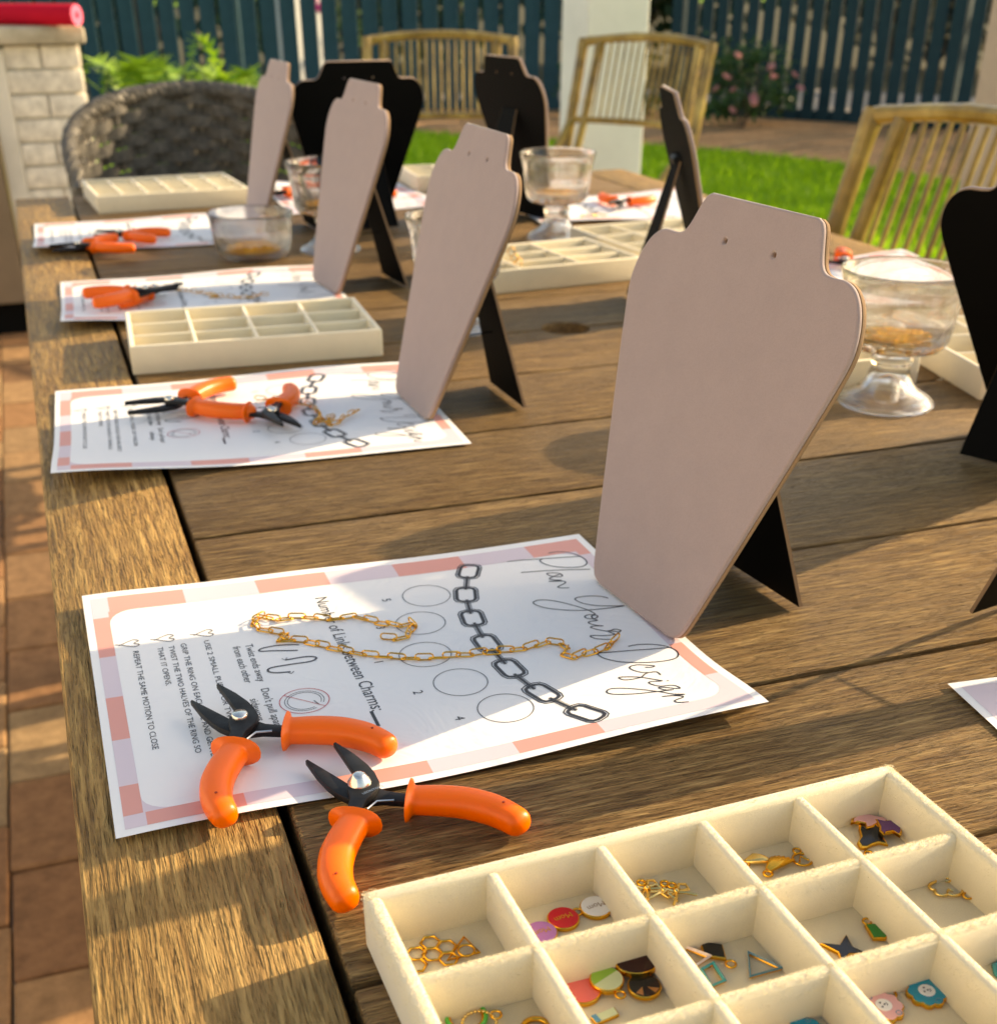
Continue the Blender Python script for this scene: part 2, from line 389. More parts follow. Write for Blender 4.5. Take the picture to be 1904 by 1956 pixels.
# ------------------------------------------------------------------ foliage
def crown(b, c, r, n, s, rnd, squash=1.0):
    """leaf clumps through a volume"""
    clumps = []
    for _ in range(max(6, n//90)):
        d = Vector((rnd.gauss(0, 1), rnd.gauss(0, 1), rnd.gauss(0, 1))).normalized()*rnd.uniform(.35, 1.0)
        clumps.append((Vector((c[0]+d.x*r[0], c[1]+d.y*r[1], c[2]+d.z*r[2])), rnd.uniform(.18, .38)))
    for _ in range(n):
        cc, cr = rnd.choice(clumps)
        p = cc+Vector((rnd.gauss(0, cr*r[0]*.55), rnd.gauss(0, cr*r[1]*.55), rnd.gauss(0, cr*r[2]*.55)))
        if p.z < .03: p.z = rnd.uniform(.03, .2)
        u = Vector((rnd.gauss(0, 1), rnd.gauss(0, 1), rnd.gauss(0, .7))).normalized(); w = u.orthogonal().normalized()
        w = (Matrix.Rotation(rnd.uniform(0, 2*PI), 3, u) @ w); l = s*rnd.uniform(.6, 1.3)
        b.add([p, p+u*l*.5+w*l*.28, p+u*l, p+u*l*.5-w*l*.28], [(0, 1, 2, 3)])
def bush(name, label, cat, x, y, r, h, n, s, lm, seed, trunk=True, group=None):
    t = thing(name, label, cat, (x, y, 0), 0, group); rnd = random.Random(seed)
    b = MB(); crown(b, (0, 0, h-r[2]), r, n, s, rnd); b.obj('crown', lm, t, sharp=0)
    b = MB()
    for k in range(7):
        a = rnd.uniform(0, 2*PI); rr = rnd.uniform(.2, .7)
        b.tube([(0, 0, 0), (r[0]*rr*.4*math.cos(a), r[1]*rr*.4*math.sin(a), (h-r[2])*.6), (r[0]*rr*math.cos(a), r[1]*rr*math.sin(a), h-r[2]*.5)], [.012*h, .009*h, .003*h], 6)
    b.obj('trunk', M['bark'], t); return t
M['bark'] = nmat('bark', ((.09, .06, .04), (.14, .10, .07), (.19, .14, .10)), 30, .01)
M['leafA'] = leafmat('mid_green_leaf', (.04, .085, .015), (.10, .17, .03), .5, .3)  # mid green, varied at random from leaf to leaf
M['leafB'] = leafmat('dark_leaf', (.015, .045, .018), (.05, .10, .03), .5, .2)
M['leafC'] = leafmat('yellow_green_leaf', (.10, .14, .02), (.24, .25, .05), .5, .3)
M['leafD'] = leafmat('dry_grey_green_leaf', (.10, .11, .07), (.22, .20, .13), .6, .25)
G = 'trees and shrubs beyond the fence'
for i, (x, y, rr, h, n, s, lm, lab) in enumerate([
    (-.6, 17.0, (2.0, 1.6, 1.8), 4.2, 2600, .20, 'leafB', 'dark leafy tree beyond the fence above the brick pillar'),
    (1.6, 16.8, (1.5, 1.2, 1.3), 3.3, 2200, .16, 'leafA', 'mid green shrub beyond the fence above the wicker chair'),
    (4.3, 17.5, (1.8, 1.4, 1.6), 3.8, 2600, .18, 'leafC', 'yellow green shrub beyond the fence left of the white strips'),
    (7.2, 16.0, (1.9, 1.5, 1.7), 4.0, 2600, .18, 'leafA', 'green tree beyond the fence above the farthest bamboo chair'),
    (9.8, 13.6, (1.4, 1.4, 1.5), 3.4, 2200, .17, 'leafD', 'dull grey green shrub beyond the fence right of the white post'),
    (12.2, 11.6, (1.6, 1.6, 1.7), 3.7, 2200, .18, 'leafD', 'grey brown shrub beyond the fence above the rose bush'),
    (14.0, 9.0, (1.7, 1.7, 1.8), 3.9, 2200, .18, 'leafD', 'greyish shrub beyond the fence above the right bamboo chair')]):
    bush('garden_tree', lab, 'tree', x, y, rr, h, n, s, M[lm], 20+i, group=G)
for i, (x, y, lm, lab) in enumerate([(-3.4, 19.0, 'leafB', 'clipped dark hedge far beyond the fence at the left'), (.4, 18.8, 'leafB', 'dark hedge far beyond the fence above the wicker chair'), (4.2, 18.4, 'leafA', 'green hedge far beyond the left fence'),
    (8.0, 17.0, 'leafB', 'dark hedge far beyond the fence behind the white post'), (11.4, 14.8, 'leafD', 'dull hedge beyond the right fence near its corner'), (14.2, 12.0, 'leafD', 'dull hedge beyond the right fence above the rose bush'), (16.6, 8.8, 'leafD', 'dull hedge beyond the right fence near the picture edge')]):
    t = bush('hedge', lab, 'hedge', x, y, (2.4, .9, 1.15), 2.3, 3600, .24, M[lm], 40+i, group='hedges beyond the fence'); t.rotation_euler[2] = R(-4 if i < 3 else -40)
b = MB(); b.box((0, 0, 1.3), (.30, .12, 2.6)); b.box((.42, 0, 1.3), (.16, .12, 2.6)); b.box((.2, 0, 2.55), (.7, .13, .1))
o = b.obj('white_gatepost', M['white_paint']); o.location = (2.62, 13.1, 0); o.rotation_euler = (0, 0, R(32))
tag(o, 'white painted timber frame seen through the gaps of the left fence', 'gate frame')

# rose bushes, fern, low plants in the bed
M['petal'] = leafmat('pink_petal', (.62, .26, .28), (.80, .42, .42), .5, .3)
def rose(name, label, x, y, r, h, n, nf, seed, petal=None):
    t = bush(name, label, 'rose bush', x, y, r, h, n, .045, M['leafR'], seed, group='rose bushes in the mulch bed')
    rnd = random.Random(seed+1)
    for k in range(nf):
        a = rnd.uniform(0, 2*PI); q_ = rnd.uniform(.3, 1.05); z = rnd.uniform(.12, h*.95); b = MB()
        for ring in range(3):
            for j in range(5):
                aa = 2*PI*j/5+ring*.6; ti = R(20+25*ring); w = .042-.009*ring
                T = rotm('Z', aa) @ rotm('Y', -ti)
                b.add([(0, 0, 0), (w*.6, w*.5, .006), (w, 0, .010), (w*.6, -w*.5, .006)], [(0, 1, 2, 3)], T)
        o = b.obj('flower', petal or M['petal'], t, sharp=0); o.location = (r[0]*q_*math.cos(a), -abs(r[1]*q_*math.sin(a)), z)
        o.rotation_euler = (R(50)+rnd.uniform(-.4, .4), rnd.uniform(-.5, .5), rnd.uniform(0, 6))
M['leafR'] = leafmat('rose_leaf', (.02, .07, .02), (.07, .15, .04), .4, .25)
rose('rose_bush', 'pink rose bush in the mulch bed against the dark fence at right', 5.30, 8.95, (.46, .36, .26), .56, 2300, 13, 60)
rose('rose_bush', 'pink flowering rose bush partly hidden by the white porch post', 4.50, 10.2, (.32, .26, .32), .66, 1500, 9, 64)
M['magenta'] = leafmat('magenta_petal', (.60, .04, .25), (.70, .08, .35), .5, .3)
t = bush('flowering_shrub', 'magenta flower shrub glimpsed through the left fence', 'shrub', 3.0, 13.6, (.5, .4, .4), 1.2, 900, .08, M['leafA'], 70)
for k in range(5):
    b = MB(); b.ball((0, 0, 0), .05); o = b.obj('flower', M['magenta'], t, sharp=0); o.location = (random.uniform(-.3, .1), -.35, .85+random.uniform(-.1, .15))
M['fern'] = leafmat('fern_frond', (.10, .24, .012), (.26, .42, .03), .5, .4)
def frond_plant(name, label, cat, x, y, h, spread, n, seed):
    t = thing(name, label, cat, (x, y, 0)); rnd = random.Random(seed)
    for k in range(n):
        a = 2*PI*k/n+rnd.uniform(-.25, .25); hh = h*rnd.uniform(.75, 1.08); sp = spread*rnd.uniform(.35, 1.05); b = MB(); N = 16
        pr = Vector((math.cos(a), math.sin(a), 0)); side = Vector((-math.sin(a), math.cos(a), 0)); prev = None
        for i in range(N+1):
            u = i/N; p = pr*sp*(u**1.5)+Vector((0, 0, hh*math.sin(min(u*1.25, 1.25)*PI/2)*(1-.06*u*u)))
            if i > 2:
                for sg in (-1, 1):
                    w = .085*math.sin(PI*min(1, u*.95))**.7+.012; d = (p-prev).normalized()
                    q0 = p; tip = p+side*sg*w+d*w*.45+Vector((0, 0, .012)); q1 = p+d*.022
                    b.add([q0, tip, q1], [(0, 1, 2)])
                    b.add([q0-d*.012, q0+side*sg*w*.9, q0+d*.008], [(0, 1, 2)])
            prev = p
        b.tube([(0, 0, 0), tuple(pr*sp*.35+Vector((0, 0, hh*.75))), tuple(pr*sp+Vector((0, 0, hh*.9)))], [.005, .004, .002], 4)
        b.obj('frond', M['fern'], t, sharp=0)
    return t
frond_plant('fern', 'bright green fern behind the wicker chair, nearer the brick pillar', 'fern', .50, 5.45, .72, .32, 15, 5)
frond_plant('fern', 'bright green fern behind the wicker chair, nearer the farthest bamboo chair', 'fern', .93, 5.7, .78, .26, 11, 9)
for i, (x, y, l) in enumerate([(6.3, 8.15, 'small green weed at the foot of the right fence'), (4.95, 10.05, 'low green tuft at the fence corner beside the white post')]):
    bush('low_plant', l, 'plant', x, y, (.28, .18, .10), .20, 500, .05, M['leafA'], 80+i)

# ------------------------------------------------------------------ brick pillar, roll, cabinet
M['wbrick'] = brickmat('cream_painted_brick', ((.74, .70, .61), (.77, .73, .64), (.75, .71, .62), (.78, .74, .65)), .3)
M['wmortar'] = nmat('cream_painted_mortar', ((.72, .68, .59), (.74, .70, .61), (.76, .72, .63)), 40, .002)
t = thing('brick_pillar', 'cream painted brick pillar with stone cap at the far left', 'pillar', (0, 4.15, 0))
b = MB(); b.box((.0925, .165, .42), (.265, .32, .84)); b.obj('core', M['wmortar'], t)
b = MB(); b.bbox((-.015, -.006, .42), (.056, .03, .84), .004, 1); b.obj('corner_strip', M['wmortar'], t)
rb = random.Random(2)
for k in range(13):
    z = .85-.034-.0665*k; rows = [(.014, .116), (.122, .230)] if k % 2 == 0 else [(.014, .062), (.068, .172), (.178, .230)]
    if k % 2 == 1: rows = [(.014, .230)]
    for x0, x1 in rows:
        b = MB(); b.bbox(((x0+x1)/2, 0, 0), (x1-x0, .022, .0605), .004, 2); o = b.obj('brick', M['wbrick'], t); o.location = (0, -.001+rb.uniform(-.002, .002), z)
    for y0, y1 in ([(.012, .11), (.12, .22), (.23, .32)] if k % 2 else [(.012, .06), (.07, .17), (.18, .28)]):
        b = MB(); b.bbox((.224, (y0+y1)/2, 0), (.022, y1-y0, .0605), .004, 2); o = b.obj('brick', M['wbrick'], t); o.location = (0, 0, z)
M['cap'] = nmat('weathered_stone_cap', ((.36, .31, .22), (.50, .44, .33), (.62, .56, .44)), 14, .004)
b = MB(); b.bbox((.075, .15, .8735), (.36, .40, .047), .010, 2); b.obj('cap', M['cap'], t)
M['redfoam'] = mat('crimson_foam', (.50, .004, .025), .8, spec=.2); M['pinkfoam'] = mat('pink_foam_end', (.95, .12, .24), .7)
t = thing('foam_roll', 'crimson rolled foam tube lying on the pillar cap', 'foam roll', (.235, 4.06, .8975+.0285), R(-38))
b = MB(); b.lathe([(.010, .003), (.0265, .003), (.0285, 0), (.0285, -.9), (.010, -.9)], 32, rotm('Y', PI/2), close=True); b.obj('foam_tube', M['redfoam'], t)
b = MB(); b.lathe([(.009, -.01), (.009, .0045), (.0275, .0045), (.0275, .002)], 32, rotm('Y', PI/2)); b.obj('tube_end', M['pinkfoam'], t)
M['taupe'] = nmat('taupe_cabinet_panel', ((.20, .15, .10), (.23, .17, .115), (.25, .19, .13)), 4, .0005, .45)
t = thing('outdoor_cabinet', 'taupe outdoor kitchen cabinet with black plinth left of the pillar', 'cabinet', (-.052, 4.10, 0))
b = MB(); b.bbox((-.55, .3, .47), (1.10, .6, .70), .003, 1); b.obj('side_panel', M['taupe'], t)
b = MB(); b.box((-.55, .33, .0625), (1.10, .56, .115)); b.obj('plinth', M['black'], t)
b = MB(); b.bbox((-.56, .29, .84), (1.14, .64, .035), .004, 1); b.obj('worktop', M['cap'], t)

# ================================================================== TABLE
W, Y0, Y1 = .985, -.150, 1.832
table = thing('dining_table', 'weathered brown wooden slatted dining table filling the foreground', 'table', (0, 0, 0))
def slab(name, x0, x1, y0, y1, mt, th=.024):
    b = MB(); b.bbox((0, 0, -th/2), (x1-x0, y1-y0, th), .0016, 2)
    o = b.obj(name, mt, table); o.location = ((x0+x1)/2, (y0+y1)/2, TZ); return o
slab('side_rail', 0, .0762, Y0, Y1, M['rail'], .032)
slab('side_rail', W-.0762, W, Y0, Y1, M['rail'], .032)
slab('end_rail', .0803, W-.0803, 1.7545, Y1, M['plank'])
slab('end_rail', .0803, W-.0803, Y0, -.0690, M['plank'])
X0, X1 = .0803, W-.0803
gaps = [.8427+.13*k for k in range(-7, 8)]
for g0, g1 in zip(gaps, gaps[1:]):
    a, c = g0+.0016, g1-.0016
    if abs(g0-.8427) < 1e-6 or abs(g1-.8427) < 1e-6:
        hx, hr = .475-(X0+X1)/2, .0225; cy = .8427-(a+c)/2; lx = (X1-X0)/2; hy = (c-a)/2; up = abs(g0-.8427) < 1e-6
        ye = -hy if up else hy; dy = cy-ye; da = math.asin(abs(dy)/hr)
        arc = []
        for i in range(15):
            th = (PI-da)*(1-i/14)+da*(i/14) if False else (PI+da)*0
        if up:
            s0 = PI+math.asin(dy/hr) if False else PI-math.asin((ye-cy)/hr); s1 = math.asin((ye-cy)/hr)
            arc = [(hx+hr*math.cos(s0+(s1-s0)*i/14), cy+hr*math.sin(s0+(s1-s0)*i/14)) for i in range(15)]
            pts = [(-lx, ye)]+arc+[(lx, ye), (lx, hy), (-lx, hy)]
        else:
            al = math.asin((cy-ye)/hr); s0 = -al; s1 = -(PI-al)
            arc = [(hx+hr*math.cos(s0+(s1-s0)*i/14), cy+hr*math.sin(s0+(s1-s0)*i/14)) for i in range(15)]
            pts = [(-lx, -hy), (lx, -hy), (lx, ye)]+arc+[(-lx, ye)]
        b = MB(); b.prism(pts, -.024, 0, bev=.0014, seg=1)
        o = b.obj('plank', M['plank'], table, 30); o.location = ((X0+X1)/2, (a+c)/2, TZ)
    else: slab('plank', X0, X1, a, c, M['plank'])
for x in (.095, W-.095, .36, .62):
    b = MB(); b.box((x, (Y0+Y1)/2, TZ-.055), (.05, Y1-Y0-.06, .06)); b.obj('bearer', M['under'], table)
for x, sx in ((.02, .02), (W-.02, .02)):
    b = MB(); b.box((x, (Y0+Y1)/2, TZ-.075), (.02, Y1-Y0-.04, .085)); b.obj('apron', M['rail'], table)
for y in (Y0+.03, Y1-.03):
    b = MB(); b.box((W/2, y, TZ-.075), (W-.08, .02, .085)); b.obj('apron', M['plank'], table)
for x in (.07, W-.07):
    for y in (Y0+.10, Y1-.10):
        b = MB(); b.bbox((x, y, .33), (.08, .08, .66), .004, 1); b.obj('leg', M['rail'], table)

# ================================================================== CHAIRS
def bamboo_mat():
    mt = mat('golden_bamboo', (.5, .36, .12), .38, spec=.5, Coat_Weight=.15); q = NT(mt); v = q.coords()
    n1 = q.noise(v, 9, 3, .6); n2 = q.noise(v, 70, 4, .6)
    c = q.ramp(n1, [(.3, (.13, .075, .009)), (.5, (.28, .18, .028)), (.7, (.46, .33, .08))])
    c = q.mix(.5, c, q.ramp(n2, [(.3, (.6,)*3), (.7, (1.2,)*3)]), 'MULTIPLY'); q.l(c, q.b.inputs['Base Color'])
    q.l(q.bump(n2, .3, .001), q.b.inputs['Normal']); return mt
M['bamboo'] = bamboo_mat()
def cane(b, pts, r, n=10, node=.17):
    """bamboo cane with swollen nodes"""
    P = [Vector(p) for p in pts]; out = []; rr = []; acc = 0; nxt = node*.6
    L = sum((P[i+1]-P[i]).length for i in range(len(P)-1)); N = max(8, int(L/.02))
    seg = 0; seglen = (P[1]-P[0]).length; base = 0
    for i in range(N+1):
        s = L*i/N
        while s > base+seglen+1e-9 and seg < len(P)-2:
            base += seglen; seg += 1; seglen = (P[seg+1]-P[seg]).length
        p = P[seg].lerp(P[seg+1], min(1, (s-base)/seglen)); out.append(p)
        d = abs((s+node*.4) % node - node/2); rr.append(r*(1.13 if d < .010 else 1))
    b.tube(out, rr, n)
def bamboo_chair(label, loc, rz):
    t = thing('bamboo_chair', label, 'chair', loc, rz, 'bamboo chairs around the table')
    lean = lambda z: (z-.45)*.25         # backrest leans backwards, +y
    HW = .25
    def P(x, z, dy=0): return (x, lean(z)+dy-.10*(1-(x/HW)**2)*0+.045*(1-(x/HW)**2), z)
    arc = [P(-HW+2*HW*i/14, .835+.018*(1-((-1+2*i/14))**2)) for i in range(15)]
    b = MB(); cane(b, arc, .013); b.obj('top_rail', M['bamboo'], t)
    arc = [P(-HW+2*HW*i/14, .605) for i in range(15)]
    b = MB(); cane(b, arc, .010); b.obj('lower_rail', M['bamboo'], t)
    for s in (-1, 1):
        b = MB(); cane(b, [P(s*HW, .845), P(s*HW, .45), (s*HW, .02, .02)], .0165); b.obj('leg', M['bamboo'], t)
        b = MB(); cane(b, [P(s*(HW-.055), .835), P(s*(HW-.045), .605), P(s*(HW-.03), .42)], .013); b.obj('stile', M['bamboo'], t)
        b = MB(); cane(b, [(s*(HW-.01), -.41, .405), (s*(HW+.01), -.43, .0)], .0165); b.obj('leg', M['bamboo'], t)
        b = MB(); cane(b, [(s*(HW-.01), .0, .40), (s*(HW+.01), -.43, .40)], .012); b.obj('seat_rail', M['bamboo'], t)
        b = MB(); cane(b, [P(s*HW, .60), (s*(HW-.02), -.16, .42)], .013); b.obj('brace', M['bamboo'], t)
    for i in range(15):
        x = -.178+.356*i/14; b = MB()
        cane(b, [P(x, .838), P(x, .605)], .0042, 6, .4); b.obj('spindle', M['bamboo'], t)
    b = MB(); b.bbox((0, -.21, .415), (.47, .44, .02), .006, 1); b.obj('seat', M['bamboo'], t)
    return t
bamboo_chair('bamboo chair at the far end beside the black-backed display boards', (1.40, 4.22, 0), R(-18))
bamboo_chair('bamboo chair standing in front of the white porch post', (1.90, 3.80, 0), R(-60))
bamboo_chair('nearest bamboo chair, cut off by the right edge, facing the table', (1.185, 1.32, 0), R(-92))

# wicker barrel chair
M['wicker'] = nmat('dark_grey_wicker', ((.055, .051, .045), (.10, .092, .080), (.155, .143, .122)), 90, .001, .5)
wk = thing('wicker_chair', 'dark grey wicker barrel armchair at the far end of the table', 'chair', (.372, 2.62, 0), R(-4))
RX, RY = .252, .28
def wtop(th): return .655+.150*max(0, math.cos(th*.86))**.62
def wpos(th, z, off=0):
    fl = 1+.10*(z-.4)
    return Vector(((RX*fl+off)*math.sin(th), (RY*fl+off)*math.cos(th), z))
TH = R(112)
b = MB()
nst = 21
for row in range(21):
    u = (row+.5)/21
    vs_, fs_ = [], []
    N = nst*3
    for i in range(N+1):
        th = -TH+2*TH*i/N; zt = wtop(th)-.006; z = .30+(zt-.30)*u; k = i/3
        off = .0115*math.cos(PI*k+PI*row); hh = (zt-.30)/21*.54
        for o_, dz in ((.0025, -hh), (.0045, 0), (.0025, hh), (-.0035, hh*.9), (-.0035, -hh*.9)):
            vs_.append(tuple(wpos(th, z+dz, off+o_)))
    for i in range(N):
        for q_ in range(5):
            fs_.append((i*5+q_, (i+1)*5+q_, (i+1)*5+(q_+1) % 5, i*5+(q_+1) % 5))
    b.add(vs_, fs_)
tag(b.obj('woven_back', M['wicker'], wk, 50), kind='stuff')
for k in range(nst+1):
    th = -TH+2*TH*(k)/nst; b = MB(); b.tube([wpos(th, .30+(wtop(th)-.32)*i/6) for i in range(7)], .0038, 5); b.obj('stake', M['wicker'], wk)
for w in range(3):
    b = MB(); pts = []
    for i in range(161):
        th = -TH+2*TH*i/160; ph = i*.9+w*2*PI/3; p = wpos(th, wtop(th)); pts.append(p+Vector((math.sin(th), math.cos(th), 0))*.008*math.cos(ph)+Vector((0, 0, .008*math.sin(ph))))
    b.tube(pts, .0105, 6); b.obj('rolled_rim', M['wicker'], wk)
b = MB(); b.bbox((0, -.03, .36), (.50, .52, .10), .03, 3); b.obj('seat', M['wicker'], wk)
for x in (-.2, .2):
    for y in (-.24, .18):
        b = MB(); b.tube([(x, y, 0), (x, y, .33)], .018, 8); b.obj('leg', M['wicker'], wk)

# ================================================================== DISPLAY BOARDS
HALF = [(0, 0), (.034, 0), (.0395, .0018), (.0430, .006), (.0462, .0145), (.0550, .0415), (.067, .080), (.0775, .114), (.0842, .137), (.0867, .148), (.0866, .156),
        (.0842, .1645), (.0800, .1715), (.0745, .1762), (.0680, .1782), (.0610, .1781), (.0555, .1786), (.0520, .1805), (.0495, .1840), (.0468, .1900), (.0448, .1945), (.0425, .1975), (.039, .1990), (0, .1992)]
def outline(grow=0.):
    rt_ = smooth_path([(x, y, 0) for x, y in HALF[1:-1]], 3)
    rt_ = [(p.x, p.y) for p in rt_]
    pts = rt_+[(-x, y) for x, y in reversed(rt_)]
    if grow:
        out = []; n = len(pts)
        for i, p in enumerate(pts):
            a = Vector(pts[i-1]); c = Vector(pts[(i+1) % n]); tt = (c-a).normalized(); out.append((p[0]+tt.y*grow, p[1]-tt.x*grow))
        pts = out
    return pts
def flat_curve(pts, holes, ext, bev, name, mt, res=3):
    cu = bpy.data.curves.new(name, 'CURVE'); cu.dimensions = '2D'; cu.fill_mode = 'BOTH'
    for poly in [pts]+holes:
        sp = cu.splines.new('POLY'); sp.points.add(len(poly)-1); sp.use_cyclic_u = True
        for p, (x, y) in zip(sp.points, poly): p.co = (x, y, 0, 1)
    cu.extrude = ext; cu.bevel_depth = bev; cu.bevel_resolution = res
    o = bpy.data.objects.new('tmp', cu); COL.objects.link(o)
    dg = bpy.context.evaluated_depsgraph_get(); me = bpy.data.meshes.new_from_object(o.evaluated_get(dg))
    bpy.data.objects.remove(o); me.name = name; me.materials.clear(); me.materials.append(mt)
    me.polygons.foreach_set('use_smooth', [True]*len(me.polygons)); me.set_sharp_from_angle(angle=R(50)); return me
hole = lambda cx, cy, r: [(cx+r*math.cos(-2*PI*i/14), cy+r*.9*math.sin(-2*PI*i/14)) for i in range(14)]
holes = [hole(-.0187, .1800, .0017), hole(.0187, .1800, .0017)]
ME_front = flat_curve(outline(-.0011), [hole(-.0187, .1800, .0027), hole(.0187, .1800, .0027)], .0003, .0011, 'velvet_front', M['blush'], 3)
ME_core = flat_curve(outline(-.0001), holes, .0009, .0001, 'fibreboard_core', M['mdf'], 1)
ME_back = flat_curve(outline(-.0004), holes, .0001, .0001, 'black_back', M['black'], 1)
def board_group(label, x, y, yaw, tilt, flap='plain', z=.0012):
    t = thing('display_board', label, 'jewelry stand', (x, y, TZ+z), R(yaw), 'bust-shaped necklace display boards')
    tl = R(tilt)
    B = rotm('X', PI/2-tl)       # local outline plane -> standing, leaning to +y
    for nm, me, off in (('velvet_front', ME_front, .0014), ('fibreboard_core', ME_core, -.0009), ('black_back', ME_back, -.0021)):
        o = put(nm, me, t); o.matrix_local = B @ trm((0, .0002, off))
    # easel flap at the back
    hz = .138; top = B @ Vector((0, hz, -.0033)); bot = Vector((0, .0775, .0012))
    d = (bot-top).normalized(); sx = Vector((1, 0, 0)); nn = sx.cross(d).normalized(); L = (bot-top).length
    b = MB(); w0, w1 = (.017, .036)
    vsx = []
    for q_, (s0, w) in enumerate(((0, w0), (L, w1))):
        for sgn in (-1, 1):
            for th in (-.001, .001): vsx.append(tuple(top+d*s0+sx*w*sgn+nn*th))
    b.add(vsx, [(0, 1, 3, 2), (4, 6, 7, 5), (0, 4, 5, 1), (2, 3, 7, 6)]); b.mi = 0
    b.add(vsx, [(1, 5, 7, 3), (0, 2, 6, 4)])
    o = b.obj('stand_flap', M['black'], t, 0)
    # thin fibre edge of the flap
    b = MB()
    for sgn in (-1, 1):
        p0 = top+sx*(w0*sgn); p1 = bot+sx*(w1*sgn); e = sx*sgn*.0004
        b.add([p0-nn*.001+e, p0+nn*.001+e, p1+nn*.001+e, p1-nn*.001+e], [(0, 1, 2, 3)])
    b.obj('flap_edge', M['mdf'], t, 0)
    if flap == 'plain':
        b = MB(); p = B @ Vector((0, .052, -.003)); q0 = top+d*(L*.62); b.tube([p, q0], .0006, 5); b.obj('stay_cord', M['black'], t)
    else:
        b = MB(); p0 = B @ Vector((0, .035, -.004)); q0 = top+d*(L*.45)
        b.tube([p0, p0.lerp(q0, .5)+Vector((0, 0, -.002)), q0], .0030, 4, flat=.4); b.obj('stay_bracket', M['gun'], t)
        b = MB(); b.tube([top+Vector((-.012, .002, 0)), top+Vector((.012, .002, 0))], .0042, 10); b.obj('hinge', M['gun'], t)
        b = MB(); b.ball(tuple(top+Vector((.0135, .002, 0))), .0022); b.obj('hinge_pin', M['steel'], t)
    return t
board_group('nearest blush necklace display board standing on the sharp printed sheet', .2833, .2797, -83.7, 16.4)
board_group('blush necklace display board second from the front of the left row', .2717, .6532, -88.9, 18.4)
board_group('blush necklace display board behind the four column cream tray, third of the left row', .3012, 1.0832, -84.5, 16.2)
board_group('thin looking blush necklace display board at the far end of the left row', .2868, 1.4434, -86.9, 15.5)
board_group('black backed display board facing away at the far end of the table', .4308, 1.4812, 182.1, 16.0)
board_group('black backed display board with pale edge behind the footed glass dish', .6673, 1.4335, 100.8, 13.8)
board_group('display board seen edge on with a black folding strut and metal hinge', .6485, .887, 72, 16, 'hinge')
board_group('black backed display board cut off by the right edge, beside the large glass dish', .6785, .425, 118, 22)
board_group('display board nearest the camera at the right edge, showing little but its black foot', .490, .144, 12, 17, z=.004)

# ================================================================== PRINTED SHEETS
IN = .0254
def curlA(px, py):
    z = .0009+.0010*(.5+.5*math.sin(px*.7+py*.55+.4))
    z += .0045*math.exp(-((px-0)**2+(py-0)**2)/5.0)
    z += .0065*math.exp(-((px-8.5)**2/3.0+(py-11)**2/9.0))
    z += .0022*math.exp(-((px-8.5)**2/1.2))*(.5+.5*math.cos(py*.9-1.0))
    z += .0022*math.exp(-((px-0.6)**2/2.0+(py-4.2)**2/6.0))
    z *= 1-.85*math.exp(-((px-4.2)**2/6+(py-9.8)**2/2))
    return z
def curlB(px, py):
    z = .0009+.0012*(.5+.5*math.sin(px*.6-py*.5+1.4))
    z += .0085*math.exp(-((px-8.5)**2/6.0+(py-0)**2/14))
    z += .0035*math.exp(-((px-0)**2/4.0+(py-8)**2/9))
    z *= 1-.85*math.exp(-((px-4.2)**2/6+(py-9.8)**2/2))
    return z
def strokes(b, pts, w, Q, closed=False):
    """ribbon of width w inches along page points, draped with Q"""
    P = [Vector((p[0], p[1], 0)) for p in pts]; n = len(P); L = []; Rr = []
    for i in range(n):
        a = P[i-1] if (i > 0 or closed) else P[i]; c = P[(i+1) % n] if (i < n-1 or closed) else P[i]
        d = (c-a); d = d.normalized() if d.length > 1e-9 else Vector((1, 0, 0)); nn = Vector((-d.y, d.x, 0))*w/2
        L.append(P[i]+nn); Rr.append(P[i]-nn)
    vs_ = []
    for a, c in zip(L, Rr): vs_ += [Q(a.x, a.y), Q(c.x, c.y)]
    fs_ = [(2*i, 2*i+1, 2*((i+1) % n)+1, 2*((i+1) % n)) for i in range(n if closed else n-1)]
    b.add(vs_, fs_)
def sm2(pts, per=5): return [(p.x, p.y) for p in smooth_path([(x, y, 0) for x, y in pts], per)]
